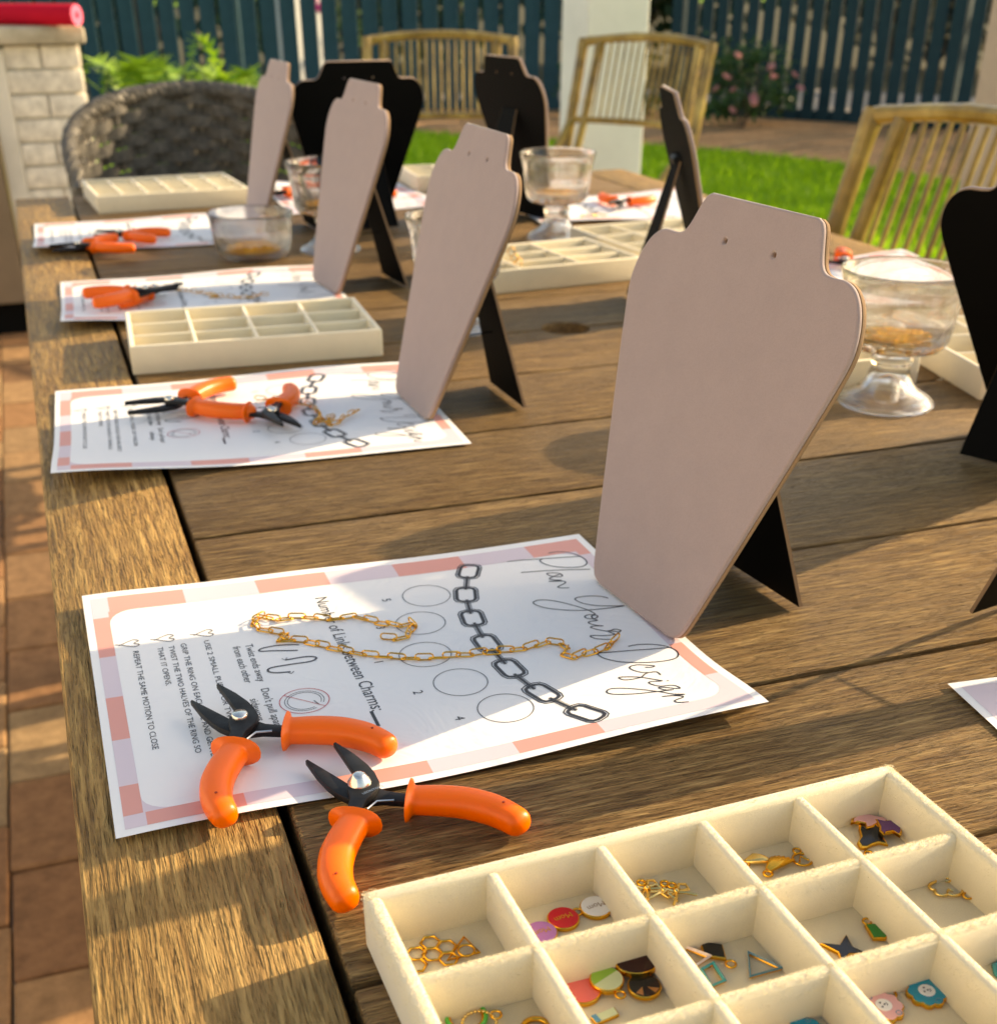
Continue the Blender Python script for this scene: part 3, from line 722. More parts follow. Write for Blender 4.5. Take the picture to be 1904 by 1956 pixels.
SCRIPT = [
     [(1.2, 10.55), (1.14, 10.3), (1.06, 9.92), (0.97, 9.48), (0.92, 9.2), (0.89, 8.92)],
     [(0.78, 9.94), (0.78, 10.15), (0.89, 10.35), (1.1, 10.5), (1.35, 10.57), (1.58, 10.53), (1.7, 10.36), (1.65, 10.09), (1.52, 9.84), (1.35, 9.68), (1.15, 9.61), (1.05, 9.65), (1.02, 9.75)],
     [(1.89, 10.48), (1.75, 10.04), (1.62, 9.51), (1.54, 9.0)],
     [(1.88, 9.81), (1.79, 9.68), (1.76, 9.54), (1.83, 9.51), (1.96, 9.6), (2.01, 9.74), (1.95, 9.8), (1.9, 9.76), (1.94, 9.62), (2.03, 9.47), (2.12, 9.57), (2.18, 9.69), (2.15, 9.47), (2.15, 9.42), (2.19, 9.56), (2.24, 9.72), (2.33, 9.71), (2.41, 9.56), (2.47, 9.49), (2.53, 9.57), (2.56, 9.71)],
     [(3.28, 10.29), (3.13, 10.14), (3.04, 9.89), (3.05, 9.67), (3.14, 9.62), (3.33, 9.71), (3.51, 9.93), (3.63, 10.22), (3.72, 10.45), (3.67, 9.92), (3.59, 9.48), (3.43, 9.1), (3.26, 8.85), (3.07, 8.73), (2.96, 8.76), (2.92, 8.93), (3.03, 9.16), (3.26, 9.4), (3.58, 9.65), (3.85, 9.75), (3.83, 9.6), (3.88, 9.51), (3.96, 9.51), (4.03, 9.62), (3.99, 9.74), (3.9, 9.75), (3.9, 9.65), (4.03, 9.63), (4.12, 9.68), (4.12, 9.52), (4.18, 9.47), (4.31, 9.57), (4.38, 9.69), (4.34, 9.56), (4.34, 9.45), (4.39, 9.44), (4.53, 9.56), (4.62, 9.7), (4.59, 9.85), (4.67, 9.94), (4.72, 9.88), (4.65, 9.77), (4.61, 9.7), (4.71, 9.72), (4.79, 9.76), (4.78, 9.55), (4.7, 9.32), (4.75, 9.27), (4.87, 9.37), (4.97, 9.6)],
     [(5.69, 10.56), (5.62, 10.22), (5.52, 9.74), (5.45, 9.3), (5.43, 9.12), (5.46, 9.1), (5.66, 9.15), (5.89, 9.38), (6.05, 9.74), (6.14, 10.09), (6.14, 10.38), (6.03, 10.52), (5.84, 10.57), (5.63, 10.49), (5.46, 10.3), (5.35, 10.03), (5.35, 9.79)],
     [(6.25, 9.72), (6.3, 9.82), (6.28, 9.9), (6.24, 9.88), (6.17, 9.76), (6.11, 9.61), (6.14, 9.46), (6.26, 9.45), (6.42, 9.56), (6.48, 9.68), (6.51, 9.83), (6.66, 9.84)],
     [(6.48, 9.68), (6.52, 9.59), (6.61, 9.47), (6.63, 9.3), (6.6, 9.14), (6.5, 9.08), (6.47, 9.12), (6.51, 9.26), (6.6, 9.45), (6.78, 9.64), (6.91, 9.75), (6.86, 9.59), (6.87, 9.5), (6.96, 9.51), (7.08, 9.59), (7.12, 9.67), (7.15, 9.81), (7.24, 9.88), (7.35, 9.88), (7.31, 9.8), (7.2, 9.68), (7.14, 9.58), (7.19, 9.56), (7.3, 9.63), (7.35, 9.75), (7.28, 9.38), (7.21, 9.05), (7.09, 8.74), (6.99, 8.64), (6.91, 8.65), (6.85, 8.75), (6.9, 8.95), (7.08, 9.23), (7.32, 9.49), (7.52, 9.66), (7.63, 9.83), (7.58, 9.63), (7.53, 9.44), (7.59, 9.62), (7.68, 9.75), (7.74, 9.73), (7.77, 9.61), (7.81, 9.54), (7.89, 9.57), (7.95, 9.74)],
     [(6.94, 9.82), (6.95, 9.86)]]
def text_mesh(s, size, x, y, width=None, shear=0):
    """text outlines as page-space triangles: (x, y) is the start of the baseline in inches"""
    cu = bpy.data.curves.new('t', 'FONT'); cu.body = s; cu.size = size; cu.resolution_u = 3
    o = bpy.data.objects.new('t', cu); COL.objects.link(o); dg = bpy.context.evaluated_depsgraph_get()
    me = bpy.data.meshes.new_from_object(o.evaluated_get(dg)); bpy.data.objects.remove(o)
    if not len(me.vertices): return [], []
    xs = [v.co.x for v in me.vertices]; mn, mx = min(xs), max(xs); k = (width/(mx-mn)) if width else 1
    return [((v.co.x-mn)*k+x, v.co.y+y) for v in me.vertices], [tuple(p.vertices) for p in me.polygons]
def sheet_meshes(curl):
    def Q(px, py, dz=.00007): return (py*IN, -px*IN, curl(px, py)+dz)
    out = []
    b = MB(); NX, NY = 34, 44
    for s_ in (0, 1):
        base = len(b.v)
        b.v += [Q(8.5*i/NX, 11*j/NY, -.00012*s_) for i in range(NX+1) for j in range(NY+1)]
        for i in range(NX):
            for j in range(NY):
                a = base+i*(NY+1)+j; f = (a, a+1, a+NY+2, a+NY+1); b.f.append(f if s_ else f[::-1]); b.m.append(0)
    base = NX*0; n1 = (NX+1)*(NY+1)
    rim = [i*(NY+1) for i in range(NX+1)]+[NX*(NY+1)+j for j in range(1, NY+1)]+[i*(NY+1)+NY for i in range(NX-1, -1, -1)]+[j for j in range(NY-1, 0, -1)]
    for a, c in zip(rim, rim[1:]+rim[:1]): b.f.append((a, c, c+n1, a+n1)); b.m.append(0)
    out.append(('sheet', b.mesh('sheet', M['paper'], 60), None))
    # checked border with a rounded white panel inside
    def rect(b, x0, y0, x1, y1, dz=.00007):
        nx = max(1, int((x1-x0)/.25)); ny = max(1, int((y1-y0)/.25))
        vs_ = [Q(x0+(x1-x0)*i/nx, y0+(y1-y0)*j/ny, dz) for i in range(nx+1) for j in range(ny+1)]
        b.add(vs_, [(i*(ny+1)+j, (i+1)*(ny+1)+j, (i+1)*(ny+1)+j+1, i*(ny+1)+j+1) for i in range(nx) for j in range(ny)])
    bp, bl = 'pink', 'lilac'; blocks = []
    _rect = rect
    def rect(col, *a):
        b = MB(); _rect(b, *a); blocks.append((col+'_border_block', b.mesh(col+'_border_block', M[{'pink': 'pinkprint', 'lilac': 'lilacprint'}[col]], 60), None))
    a0, a1 = .17, .47
    ye = [.15, .48, 1.98, 3.47, 4.97, 6.46, 7.99, 9.55, 10.83]
    for k in range(len(ye)-1):                      # the two long edges
        rect(bl if k % 2 == 0 else bp, .25, ye[k], .90, ye[k+1]); rect(bp if k in (3, 5, 1, 7) and k != 7 else bl, 7.95, ye[k], 8.33, ye[k+1])
    xe = [.90, 1.12, 2.62, 4.10, 5.56, 7.02, 7.95]
    for k in range(len(xe)-1):
        rect(bp if k % 2 else bl, xe[k], .15, xe[k+1], .45); rect(bp if k % 2 == 0 else bl, xe[k], 10.55, xe[k+1], 10.83)
    # fillets of the inner panel corners
    def fillet(col, cx, cy, sx, sy, r=.5):
        b = MB()
        pts = [(cx, cy)]+[(cx+sx*r*(1-math.cos(PI/2*i/6)), cy+sy*r*(1-math.sin(PI/2*i/6))) for i in range(7)]
        b.add([Q(*p) for p in pts], [(0, i, i+1) for i in range(1, 7)]); blocks.append((col+'_border_corner', b.mesh(col+'_border_corner', M[{'pink': 'pinkprint', 'lilac': 'lilacprint'}[col]], 60), None))
    fillet(bp, .90, .45, 1, 1); fillet(bl, 7.95, .45, -1, 1); fillet(bl, .90, 10.55, 1, -1); fillet(bl, 7.95, 10.55, -1, -1)
    out += blocks
    b = MB(); D = .00015
    Q2 = lambda x, y: Q(x, y, D)
    for s_ in SCRIPT: strokes(b, sm2(s_), .031, Q2)
    out.append(('script_lettering', b.mesh('script_lettering', M['ink'], 0), None))
    b = MB()
    for s_, size, x, y, w in (('Number of Links between Charms:', .36, 1.42, 4.52, 4.72), ('USE 2 SMALL PLIERS OR TWEEZERS', .15, 2.5, 2.10, 3.75), ('GRIP THE RING ON EACH SIDE AND GENTLY', .15, 2.5, 1.66, 4.25),
                              ('TWIST THE TWO HALVES OF THE RING SO', .15, 2.53, 1.43, 3.9), ('THAT IT OPENS.', .15, 2.53, 1.22, 1.45), ('REPEAT THE SAME MOTION TO CLOSE', .15, 2.55, .77, 3.52),
                              ('Twist ends away', .21, 2.88, 2.83, 1.5), ('from each other', .21, 2.9, 2.59, 1.45), ("Don't pull apart", .21, 4.66, 2.82, 1.45), ('sideways', .21, 4.96, 2.57, .80),
                              ('5', .26, 1.85, 5.82, None), ('3', .26, 2.99, 5.40, None), ('1', .26, 4.40, 5.0, None), ('2', .26, 5.72, 5.37, None), ('4', .26, 6.82, 5.80, None)):
        v_, f_ = text_mesh(s_, size, x, y, w); b.add([Q(px, py, D) for px, py in v_], f_)
    strokes(b, [(6.13, 4.50), (6.40, 4.50), (6.66, 4.50)], .06, Q2)
    out.append(('printed_text', b.mesh('printed_text', M['ink'], 0), None))
    b = MB()
    for cx, cy in ((1.96, 6.75), (3.12, 6.28), (4.43, 5.99), (5.68, 6.29), (6.83, 6.75)):
        strokes(b, [(cx+.495*math.cos(2*PI*i/48), cy+.495*math.sin(2*PI*i/48)) for i in range(48)], .017, Q2, True)
    out.append(('charm_circles', b.mesh('charm_circles', M['grayink'], 0), None))
    # chain drawing
    b = MB(); CL = [(1.1, 7.96), (1.65, 7.73), (2.19, 7.54), (2.76, 7.41), (3.28, 7.32), (3.83, 7.26), (4.4, 7.24), (4.98, 7.27), (5.49, 7.31), (6.05, 7.39), (6.55, 7.55), (7.08, 7.73), (7.56, 7.97)]
    CP = [(.78, 8.14)]+CL+[(7.93, 8.2)]
    for i, (cx, cy) in enumerate(CL):
        d = Vector((CP[i+2][0]-CP[i][0], CP[i+2][1]-CP[i][1])).normalized(); nn = Vector((-d.y, d.x))
        def ring(hl, hw, w, ch=.12):
            pts = [(-hl+ch, -hw), (hl-ch, -hw), (hl-ch*.3, -hw+ch*.3), (hl, -hw+ch), (hl, hw-ch), (hl-ch*.3, hw-ch*.3), (hl-ch, hw), (-hl+ch, hw), (-hl+ch*.3, hw-ch*.3), (-hl, hw-ch), (-hl, -hw+ch), (-hl+ch*.3, -hw+ch*.3)]
            strokes(b, [(cx+d.x*u+nn.x*v, cy+d.y*u+nn.y*v) for u, v in pts], w, Q2, True)
        if i % 2 == 0: ring(.385, .255, .026, .16); ring(.318, .192, .072, .12)
        else: strokes(b, [(cx-d.x*.34, cy-d.y*.34), (cx+d.x*.34, cy+d.y*.34)], .062, lambda x, y: Q(x, y, D+.00005)); strokes(b, [(cx-d.x*.30+nn.x*.055, cy-d.y*.30+nn.y*.055), (cx+d.x*.30+nn.x*.055, cy+d.y*.30+nn.y*.055)], .014, Q2); strokes(b, [(cx-d.x*.30-nn.x*.055, cy-d.y*.30-nn.y*.055), (cx+d.x*.30-nn.x*.055, cy+d.y*.30-nn.y*.055)], .014, Q2)
    out.append(('chain_drawing', b.mesh('chain_drawing', M['ink'], 0), None))
    # hearts, twist diagram
    b = MB()
    for hx, hy in ((2.25, .74), (2.22, 1.40), (2.22, 2.15)):
        strokes(b, sm2([(hx+.02, hy-.20), (hx-.10, hy), (hx-.13, hy+.10), (hx-.07, hy+.17), (hx, hy+.08), (hx+.06, hy+.17), (hx+.13, hy+.10), (hx+.09, hy-.02), (hx+.0, hy-.17), (hx-.03, hy-.27)]), .022, Q2)
    strokes(b, sm2([(3.20, 3.82), (3.10, 3.45), (3.12, 3.12), (3.22, 3.06), (3.28, 3.3), (3.42, 3.75)]), .04, Q2)
    strokes(b, sm2([(3.72, 3.45), (3.72, 3.85), (3.82, 4.02), (3.93, 3.9), (3.92, 3.5), (3.93, 3.14), (4.05, 3.07), (4.15, 3.2), (4.20, 3.46)]), .045, Q2)
    strokes(b, [(3.64, 3.50), (3.72, 3.44), (3.64, 3.40)], .02, Q2); strokes(b, [(4.20, 3.52), (4.28, 3.46), (4.20, 3.40)], .02, Q2)
    cx, cy = 5.35, 3.48
    for rr in (.30, .35): strokes(b, [(cx+rr*math.cos(R(62+i*9)), cy+rr*math.sin(R(62+i*9))) for i in range(37)], .012, Q2)
    strokes(b, [(cx+.05, cy+.16), (cx+.22, cy+.22)], .02, Q2)
    out.append(('diagram', b.mesh('diagram', M['grayink'], 0), None))
    b = MB(); strokes(b, [(cx+.44*math.cos(2*PI*i/40), cy+.44*math.sin(2*PI*i/40)) for i in range(40)], .016, lambda x, y: Q(x, y, D+.00006), True)
    strokes(b, [(cx-.31, cy-.31), (cx+.31, cy+.31)], .014, lambda x, y: Q(x, y, D+.00006))
    out.append(('red_prohibition_mark', b.mesh('red_prohibition_mark', M['redink'], 0), None))
    return out
SA, SB = sheet_meshes(curlA), sheet_meshes(curlB)
def sheet(label, x, y, rz, S_, ink=True):
    t = thing('instruction_sheet', label, 'paper sheet', (x, y, TZ), R(rz), 'printed instruction sheets')
    for nm, me, _ in S_: put(nm, me, t)
    return t
SH1 = sheet('sharp printed sheet with chain drawing under the nearest board and pliers', .0148, .3815, -.1, SA)
sheet('printed sheet under the second board with two pliers crossing in its middle', .0165, .7825, -2.6, SB)
sheet('printed sheet partly covered by the four column tray', .0380, 1.1990, -2.0, SB)
sheet('narrow looking printed sheet at the far left corner of the table', .0215, 1.5850, -1.5, SB)
sheet('printed sheet cut off by the right edge beside the full charm tray', .641, -.0837, 174, SB)
sheet('printed sheet behind the footed glass dish with orange pliers on it', .930, 1.325, 172, SB)
sheet('printed sheet seen through the large glass dish at right', .972, .80, 181, SB)
sheet('printed sheet at the far end behind the black backed board', .578, 1.825, -91, SB)

# ================================================================== PLIERS
def loft(b, secs, n=18):
    """secs: list of (centre, axis_u, axis_v, ru, rv)"""
    vs_ = []; fs_ = []
    for c_, u, v, ru, rv in secs:
        for k in range(n):
            a = 2*PI*k/n; ca, sa = math.cos(a), math.sin(a)
            ca = math.copysign(abs(ca)**.85, ca); sa = math.copysign(abs(sa)**.85, sa)
            vs_.append(tuple(c_+u*ca*ru+v*sa*rv))
    m_ = len(secs)
    for i in range(m_-1):
        for k in range(n): fs_.append((i*n+k, i*n+(k+1) % n, (i+1)*n+(k+1) % n, (i+1)*n+k))
    fs_ += [tuple(range(n))[::-1], tuple(range((m_-1)*n, m_*n))]
    b.add(vs_, fs_)
def grip_mesh(s, open_=1.0):
    k = open_
    path = smooth_path([(s*.0120*k, .0170, .0068), (s*.0160*k, .0205, .0070), (s*.0228*k, .0262, .0072), (s*.0300*k, .0335, .0072), (s*.0352*k, .0415, .0070), (s*.0378*k, .0480, .0068), (s*.0392*k, .0545, .0066), (s*.0396*k, .0595, .0064)], 5)
    N = len(path); secs = []
    for i, p in enumerate(path):
        d = (path[min(i+1, N-1)]-path[max(i-1, 0)]).normalized(); u = Vector((0, 0, 1)).cross(d).normalized(); v = Vector((0, 0, 1)); f = i/(N-1)
        ru = .0058+.0010*math.sin(PI*min(1, f*1.15)); rv = .0054+.0006*math.sin(PI*f)
        if f > .86: q_ = (f-.86)/.14; ru *= math.sqrt(max(.02, 1-q_**2.2)); rv *= math.sqrt(max(.02, 1-q_**2.2))
        if f < .16:                     # flared guard
            g = 1-f/.16; e = math.exp(-((f-.04)/.030)**2); ru = ru+.0062*e; rv = rv+.0022*e; p = p+u*(s*.0)*g
            if i == 0: ru *= .80; rv *= .85
        secs.append((p, u, v, ru, rv))
    b = MB(); loft(b, secs, 20)
    me = b.mesh('grip', M['orange'], 60); return me
def half_mesh(s, level, open_=1.0):
    """one forged half: jaw on one side, tang crossing to the other side s"""
    k = open_
    jaw = [(-s*.0012, -.004), (-s*.0022, -.010), (-s*.0064*k, -.0330), (-s*.0076*k, -.0328), (-s*.0094*k, -.020), (-s*.0098, -.010), (-s*.0092, -.003), (-s*.0072, .004), (-s*.0030, .0085), (s*.0040, .0120), (s*.0092*k, .0170), (s*.0180*k, .0245), (s*.0212*k, .0222), (s*.0145*k, .0140), (s*.0085, .0070), (s*.0060, .000), (s*.0035, -.0035)]
    if s > 0: jaw = jaw[::-1]
    b = MB(); z0, z1 = (.0042, .0075) if level == 0 else (.0077, .0110)
    b.prism(jaw, z0, z1, bev=.0007, seg=2)
    return b.mesh('metal_half', M['gun'], 40)
def brand_mesh():
    v_, f_ = text_mesh('LEONTOOL', .0019, -.0032, .0)
    b = MB(); b.add([(x, y, .01112) for x, y in v_], f_, trm((0, .0085, 0)) @ rotm('Z', PI)); return b.mesh('stamped_text', M['steel'], 0)
PG = [grip_mesh(-1), grip_mesh(1)]; PH = [half_mesh(-1, 0), half_mesh(1, 1)]
PGc = [grip_mesh(-1, .62), grip_mesh(1, .62)]; PHc = [half_mesh(-1, 0, .62), half_mesh(1, 1, .62)]
b = MB(); b.lathe([(0, .0003), (.00055, .0003), (.0006, -.0012)], 10); VH = b.mesh('vent_hole', mat('dark_orange_recess', (.30, .02, .0), .6), 40)
b = MB(); b.lathe([(.0, .0107), (.0050, .0107), (.0048, .0118), (.0030, .0142), (.0026, .0150), (.0016, .0154), (0, .0155)], 28); RV1 = b.mesh('rivet', M['steel'], 50)
b = MB(); b.lathe([(.0, .0107), (.0036, .0107), (.0036, .0125), (.0031, .0130), (0, .0131)], 24); RV2 = b.mesh('rivet', M['steel'], 50)
def pliers(label, x, y, rz, z=0, closed=False, brand=False, rv=None, tilt=0):
    t = thing('pliers', label, 'pliers', (x, y, TZ+z), R(rz), 'orange handled jewelry pliers'); t.rotation_euler[0] = R(tilt)
    for me, sg in zip(PGc if closed else PG, (-1, 1)):
        g = put('grip', me, t); k = .62 if closed else 1
        put('vent_hole', VH, g, (sg*.0380*k, .0480, .0126))
    for me in (PHc if closed else PH): put('jaw_half', me, t)
    put('rivet', rv or RV2, t)
    b = MB(); b.tube([(-.006, .017, .0093), (0, .0135, .0093), (.006, .016, .0093)], .0005, 5); b.obj('spring', M['steel'], t)
    if brand: put('stamped_text', brand_mesh(), t)
    t.scale = (.955, .955, .955)
    return t
pliers('orange pliers with small flat rivet lying on the printed sheet', .0714, .2225, -159.5, .0022)
pliers('orange pliers with conical rivet lying half on bare wood by the charm tray', .1076, .1593, -163.5, .0010, brand=True, rv=RV1)
pliers('orange pliers on the second sheet with jaws pointing left', .0955, .690, -88, .0035)
pliers('orange pliers on the second sheet with jaws pointing right beside a gold chain', .163, .640, 14, .0030)
pliers('orange pliers lower of the pair on the third sheet', .1260, 1.088, 118, .0030, closed=True)
pliers('orange pliers upper of the pair on the third sheet beside the tray', .1150, 1.055, 98, .0090, closed=True)
pliers('orange pliers with jaws over the near edge of the far left sheet', .066, 1.352, -80, .0040)
pliers('orange pliers with handles pointing right on the far left sheet', .118, 1.418, -118, .0040, closed=True)
pliers('orange pliers on the sheet behind the footed glass dish', .800, 1.440, -38, .0030)
pliers('orange pliers glimpsed between the nearest board and the large glass dish', .865, .975, 8, .0030)
pliers('orange pliers on the far sheet seen between blush and black boards', .365, 1.690, -85, .0030, closed=True)
pliers('orange pliers on the far sheet seen through a footed glass dish', .470, 1.640, -70, .0030, closed=True)

# ================================================================== CHAINS
def link_mesh(l=.0044, w=.00145, r=.00042, n=6):
    pts = []
    for i in range(5): a = -PI/2+PI*i/4; pts.append((l-w+w*math.cos(a), w*math.sin(a), 0))
    for i in range(5): a = PI/2+PI*i/4; pts.append((-l+w+w*math.cos(a), w*math.sin(a), 0))
    b = MB(); b.tube(pts, r, n, closed=True); return b.mesh('link', M['gold'], 60)
LK = link_mesh()
def chain(label, pts, seed, pitch=.0066, parts=True, zf=None):
    rnd = random.Random(seed); P = smooth_path([(x, y, 0) for x, y in pts], 8)
    t = thing('gold_chain', label, 'chain', (P[0].x, P[0].y, TZ), 0, 'gold paperclip chains')
    pos = [P[0]]; acc = 0
    for a, c_ in zip(P, P[1:]):
        d = (c_-a).length; s = 0
        while acc+(d-s) >= pitch: s += pitch-acc; acc = 0; pos.append(a.lerp(c_, s/d))
        acc += d-s
    bb = MB()
    for i in range(len(pos)-1):
        c_ = (pos[i]+pos[i+1])/2; d = pos[i+1]-pos[i]; z = (zf(c_.x, c_.y) if zf else .0012)
        near = sum(1 for q_ in pos[:max(0, i-2)] if (q_-c_).length < .004)
        roll = (0 if i % 2 else R(78))+rnd.uniform(-.35, .35); z += .0009+(.0010 if not i % 2 else 0)+.0011*near
        Mx = trm((c_.x-P[0].x, c_.y-P[0].y, z)) @ rotm('Z', math.atan2(d.y, d.x)) @ rotm('Y', rnd.uniform(-.12, .12)) @ rotm('X', roll)
        if parts: o = put('link', LK, t); o.matrix_local = Mx
        else: bb.add([v.co[:] for v in LK.vertices], [tuple(p.vertices) for p in LK.polygons], Mx)
    if not parts: tag(bb.obj('links', M['gold'], t, 60), kind='stuff')
    return t
CH = [(3.52, 5.4), (3.66, 5.56), (3.7, 5.83), (3.41, 5.99), (3.11, 6.19), (3.19, 5.86), (2.96, 5.56), (2.64, 5.28), (2.49, 5.12), (2.47, 4.76), (2.35, 4.43), (2.17, 4.11), (2.12, 3.8), (2.16, 3.52), (1.86, 3.40), (2.07, 3.23), (1.96, 3.17), (2.31, 3.14), (2.5, 3.34), (2.71, 3.57), (2.84, 3.7), (2.97, 3.44), (3.04, 3.73), (3.18, 3.97), (3.55, 4.31), (3.93, 4.71), (4.28, 5.16), (4.55, 5.66), (4.69, 6.04), (4.72, 6.2), (4.78, 6.78), (4.86, 7.31), (4.9, 7.74), (4.82, 8.43), (5.08, 8.64), (5.25, 8.48), (5.51, 8.5), (5.44, 8.84), (5.4, 9.09), (5.35, 9.34), (5.14, 9.55), (4.98, 9.78)]
def p2w(px, py, ox, oy, rz):
    x, y = py*IN, -px*IN; a = R(rz); return (ox+x*math.cos(a)-y*math.sin(a), oy+x*math.sin(a)+y*math.cos(a))
chain('long gold paperclip chain looped across the sharp printed sheet', [p2w(px, py, .0148, .3815, -.1) for px, py in CH], 4,
      zf=lambda x, y: curlA(min(8.5, max(0, (.3815-y)/IN)), min(11, max(0, (x-.0148)/IN))))
chain('gold chain with a bunched middle on the second printed sheet', [(.161, .702), (.172, .698), (.186, .690), (.180, .700), (.190, .695), (.183, .682), (.195, .676), (.199, .655), (.197, .637), (.190, .630), (.200, .634), (.207, .640), (.199, .626), (.205, .622), (.213, .634), (.222, .643), (.231, .652)], 8, parts=False, zf=lambda x, y: .003)
chain('fine gold chain on the third printed sheet above the tray', [(.128, 1.122), (.140, 1.128), (.152, 1.124), (.143, 1.118), (.150, 1.110), (.165, 1.098), (.180, 1.078), (.186, 1.068), (.178, 1.066), (.192, 1.064), (.205, 1.054), (.2165, 1.0508), (.228, 1.060), (.236, 1.056)], 12, parts=False, zf=lambda x, y: .003)
chain('short gold chain on the sheet behind the footed glass dish', [(.715, 1.372), (.725, 1.39), (.735, 1.380), (.745, 1.392), (.76, 1.384)], 15, parts=False, zf=lambda x, y: .003)

# ================================================================== TRAYS
def tray(label, x, y, rz, w, d, nx, ny, h=.0235, detail=False, th=.0045):
    if detail: th = .0058
    """origin = far left corner of the rim, x to the right, y towards the camera is negative"""
    t = thing('velvet_tray', label, 'tray', (x, y, TZ), R(rz), 'cream velvet jewelry trays')
    def wall(nm, x0, x1, y0, y1, z0, z1):
        b = MB(); b.bbox(((x0+x1)/2, (y0+y1)/2, (z0+z1)/2), (x1-x0, y1-y0, z1-z0), min(x1-x0, y1-y0)*.36, 3); b.obj(nm, M['velvet'], t, 60)
    wall('rim_wall', 0, w, -th, 0, 0, h); wall('rim_wall', 0, w, -d, -d+th, 0, h)
    wall('rim_wall', 0, th, -d+th*.5, -th*.5, 0, h-.0002); wall('rim_wall', w-th, w, -d+th*.5, -th*.5, 0, h-.0002)
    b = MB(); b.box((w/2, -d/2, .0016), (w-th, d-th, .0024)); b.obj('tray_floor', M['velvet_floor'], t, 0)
    dt = .0044 if detail else .0033; cw = (w-2*th+dt)/nx; cd = (d-2*th+dt)/ny; segs = []
    for i in range(1, nx):
        xx = th+cw*i-dt/2; wall('divider', xx-dt/2, xx+dt/2, -d+th*.6, -th*.6, .002, h-.0012); segs.append((xx, xx, -d+th, -th, dt))
    for j in range(1, ny):
        yy = -(th+cd*j-dt/2); wall('divider', th*.6, w-th*.6, yy-dt/2, yy+dt/2, .002, h-.0016); segs.append((th, w-th, yy, yy, dt))
    if detail:
        rnd = random.Random(11); b = MB()
        segs += [(0, w, -th/2, -th/2, th), (0, w, -d+th/2, -d+th/2, th), (th/2, th/2, -d, 0, th), (w-th/2, w-th/2, -d, 0, th)]
        for x0, x1, y0, y1, tw in segs:
            L = math.hypot(x1-x0, y1-y0); ux_, uy_ = (x1-x0)/L, (y1-y0)/L
            hz = h-(.0012 if tw == dt else 0)
            for _ in range(int(L*70000)):
                s_ = rnd.uniform(0, L); a = rnd.uniform(-.10, 1.10)*PI; rr = tw/2
                lx = rr*math.cos(a); lz = hz-rr*.8+rr*.8*max(-.9, math.sin(a))
                if abs(lx) > rr*.96: lz -= rnd.uniform(0, .006)
                px, py = x0+ux_*s_-uy_*lx, y0+uy_*s_+ux_*lx
                nx_, nz_ = math.cos(a), max(.05, math.sin(a)); l = rnd.uniform(.0002, .00050)
                tip = (px-uy_*nx_*l+rnd.gauss(0, .00022), py+ux_*nx_*l+rnd.gauss(0, .00022), lz+nz_*l+rnd.gauss(0, .0001))
                q_ = rnd.uniform(0, PI); e = .00011
                b.add([(px-e*math.cos(q_), py-e*math.sin(q_), lz-.0001), (px+e*math.cos(q_), py+e*math.sin(q_), lz-.0001), tip], [(0, 1, 2)])
        tag(b.obj('velvet_pile', M['pile'], t, 0), kind='stuff')
    return t, cw, cd
T1, CW, CD = tray('nearest cream velvet tray full of charms at the bottom right', .0892, .0802, 1.8, .2095, .170, 5, 4, detail=True)
tray('empty cream velvet tray with four columns on the left side', .0860, .9420, -3.2, .2100, .1280, 4, 3)
tray('empty cream velvet tray with six columns at the far left corner', .0975, 1.8170, 3.6, .2120, .1700, 6, 4)
tray('cream velvet tray with a gold charm in the middle of the table', .409, 1.1190, 5.5, .2130, .128, 3, 3)
tray('cream velvet tray touching the middle tray on its right side', .6300, 1.2080, 5.5, .2130, .170, 4, 3)
tray('cream velvet tray standing behind the large glass dish at right', .722, .690, -11, .2130, .170, 4, 3)
tray('cream velvet tray mostly hidden behind the nearest board', .520, .712, -3, .1580, .128, 3, 3)
tray('cream velvet tray at the far right end beside the black backed board', .585, 1.815, -3, .2100, .128, 4, 3)

# ================================================================== CHARMS
E_ = dict(red=enamel('red_enamel', (.60, .004, .02)), white=enamel('white_enamel', (.82, .80, .76)), purple=enamel('mauve_enamel', (.42, .16, .42)), violet=enamel('violet_enamel', (.12, .03, .16)),
          coral=enamel('coral_enamel', (.80, .15, .13)), lime=enamel('lime_enamel', (.28, .48, .06)), cream=enamel('cream_green_enamel', (.62, .66, .36)), maroon=enamel('dark_maroon_enamel', (.035, .004, .006)),
          amber=enamel('amber_enamel', (.50, .19, .05)), black=enamel('black_enamel', (.008, .008, .010)), teal=enamel('teal_enamel', (.05, .34, .36)), blue=enamel('turquoise_enamel', (.0, .28, .40)),
          green=enamel('green_enamel', (.01, .20, .03)), pink=enamel('pink_enamel', (.80, .42, .40)), leaf=enamel('bright_green_enamel', (.08, .45, .07)), steelblue=enamel('steel_blue_enamel', (.10, .28, .38)), pale=enamel('pale_pink_enamel', (.82, .68, .66)))
t1m = trm((.0892, .0802, TZ)) @ rotm('Z', R(1.8)); FLZ = .0029
GC = 'charms in the near tray'
def charm(name, label, x, y, rz=0, z=0, tilt=(0, 0)):
    t = thing(name, label, 'charm', (0, 0, 0), 0, GC); k = CS.get(name, 1.05)
    t.matrix_world = t1m @ trm((x, y, FLZ+z)) @ rotm('Z', R(rz)) @ rotm('X', R(tilt[0])) @ rotm('Y', R(tilt[1])) @ Matrix.Scale(k, 4); return t
CS = dict(bird_charm=1.22, bow_charm=1.25, wing_charm=1.3, honeycomb_charm=1.12, cloud_charm=1.12, frame=1.0, rectangle_charm=1.0, flower_charm=1.1)
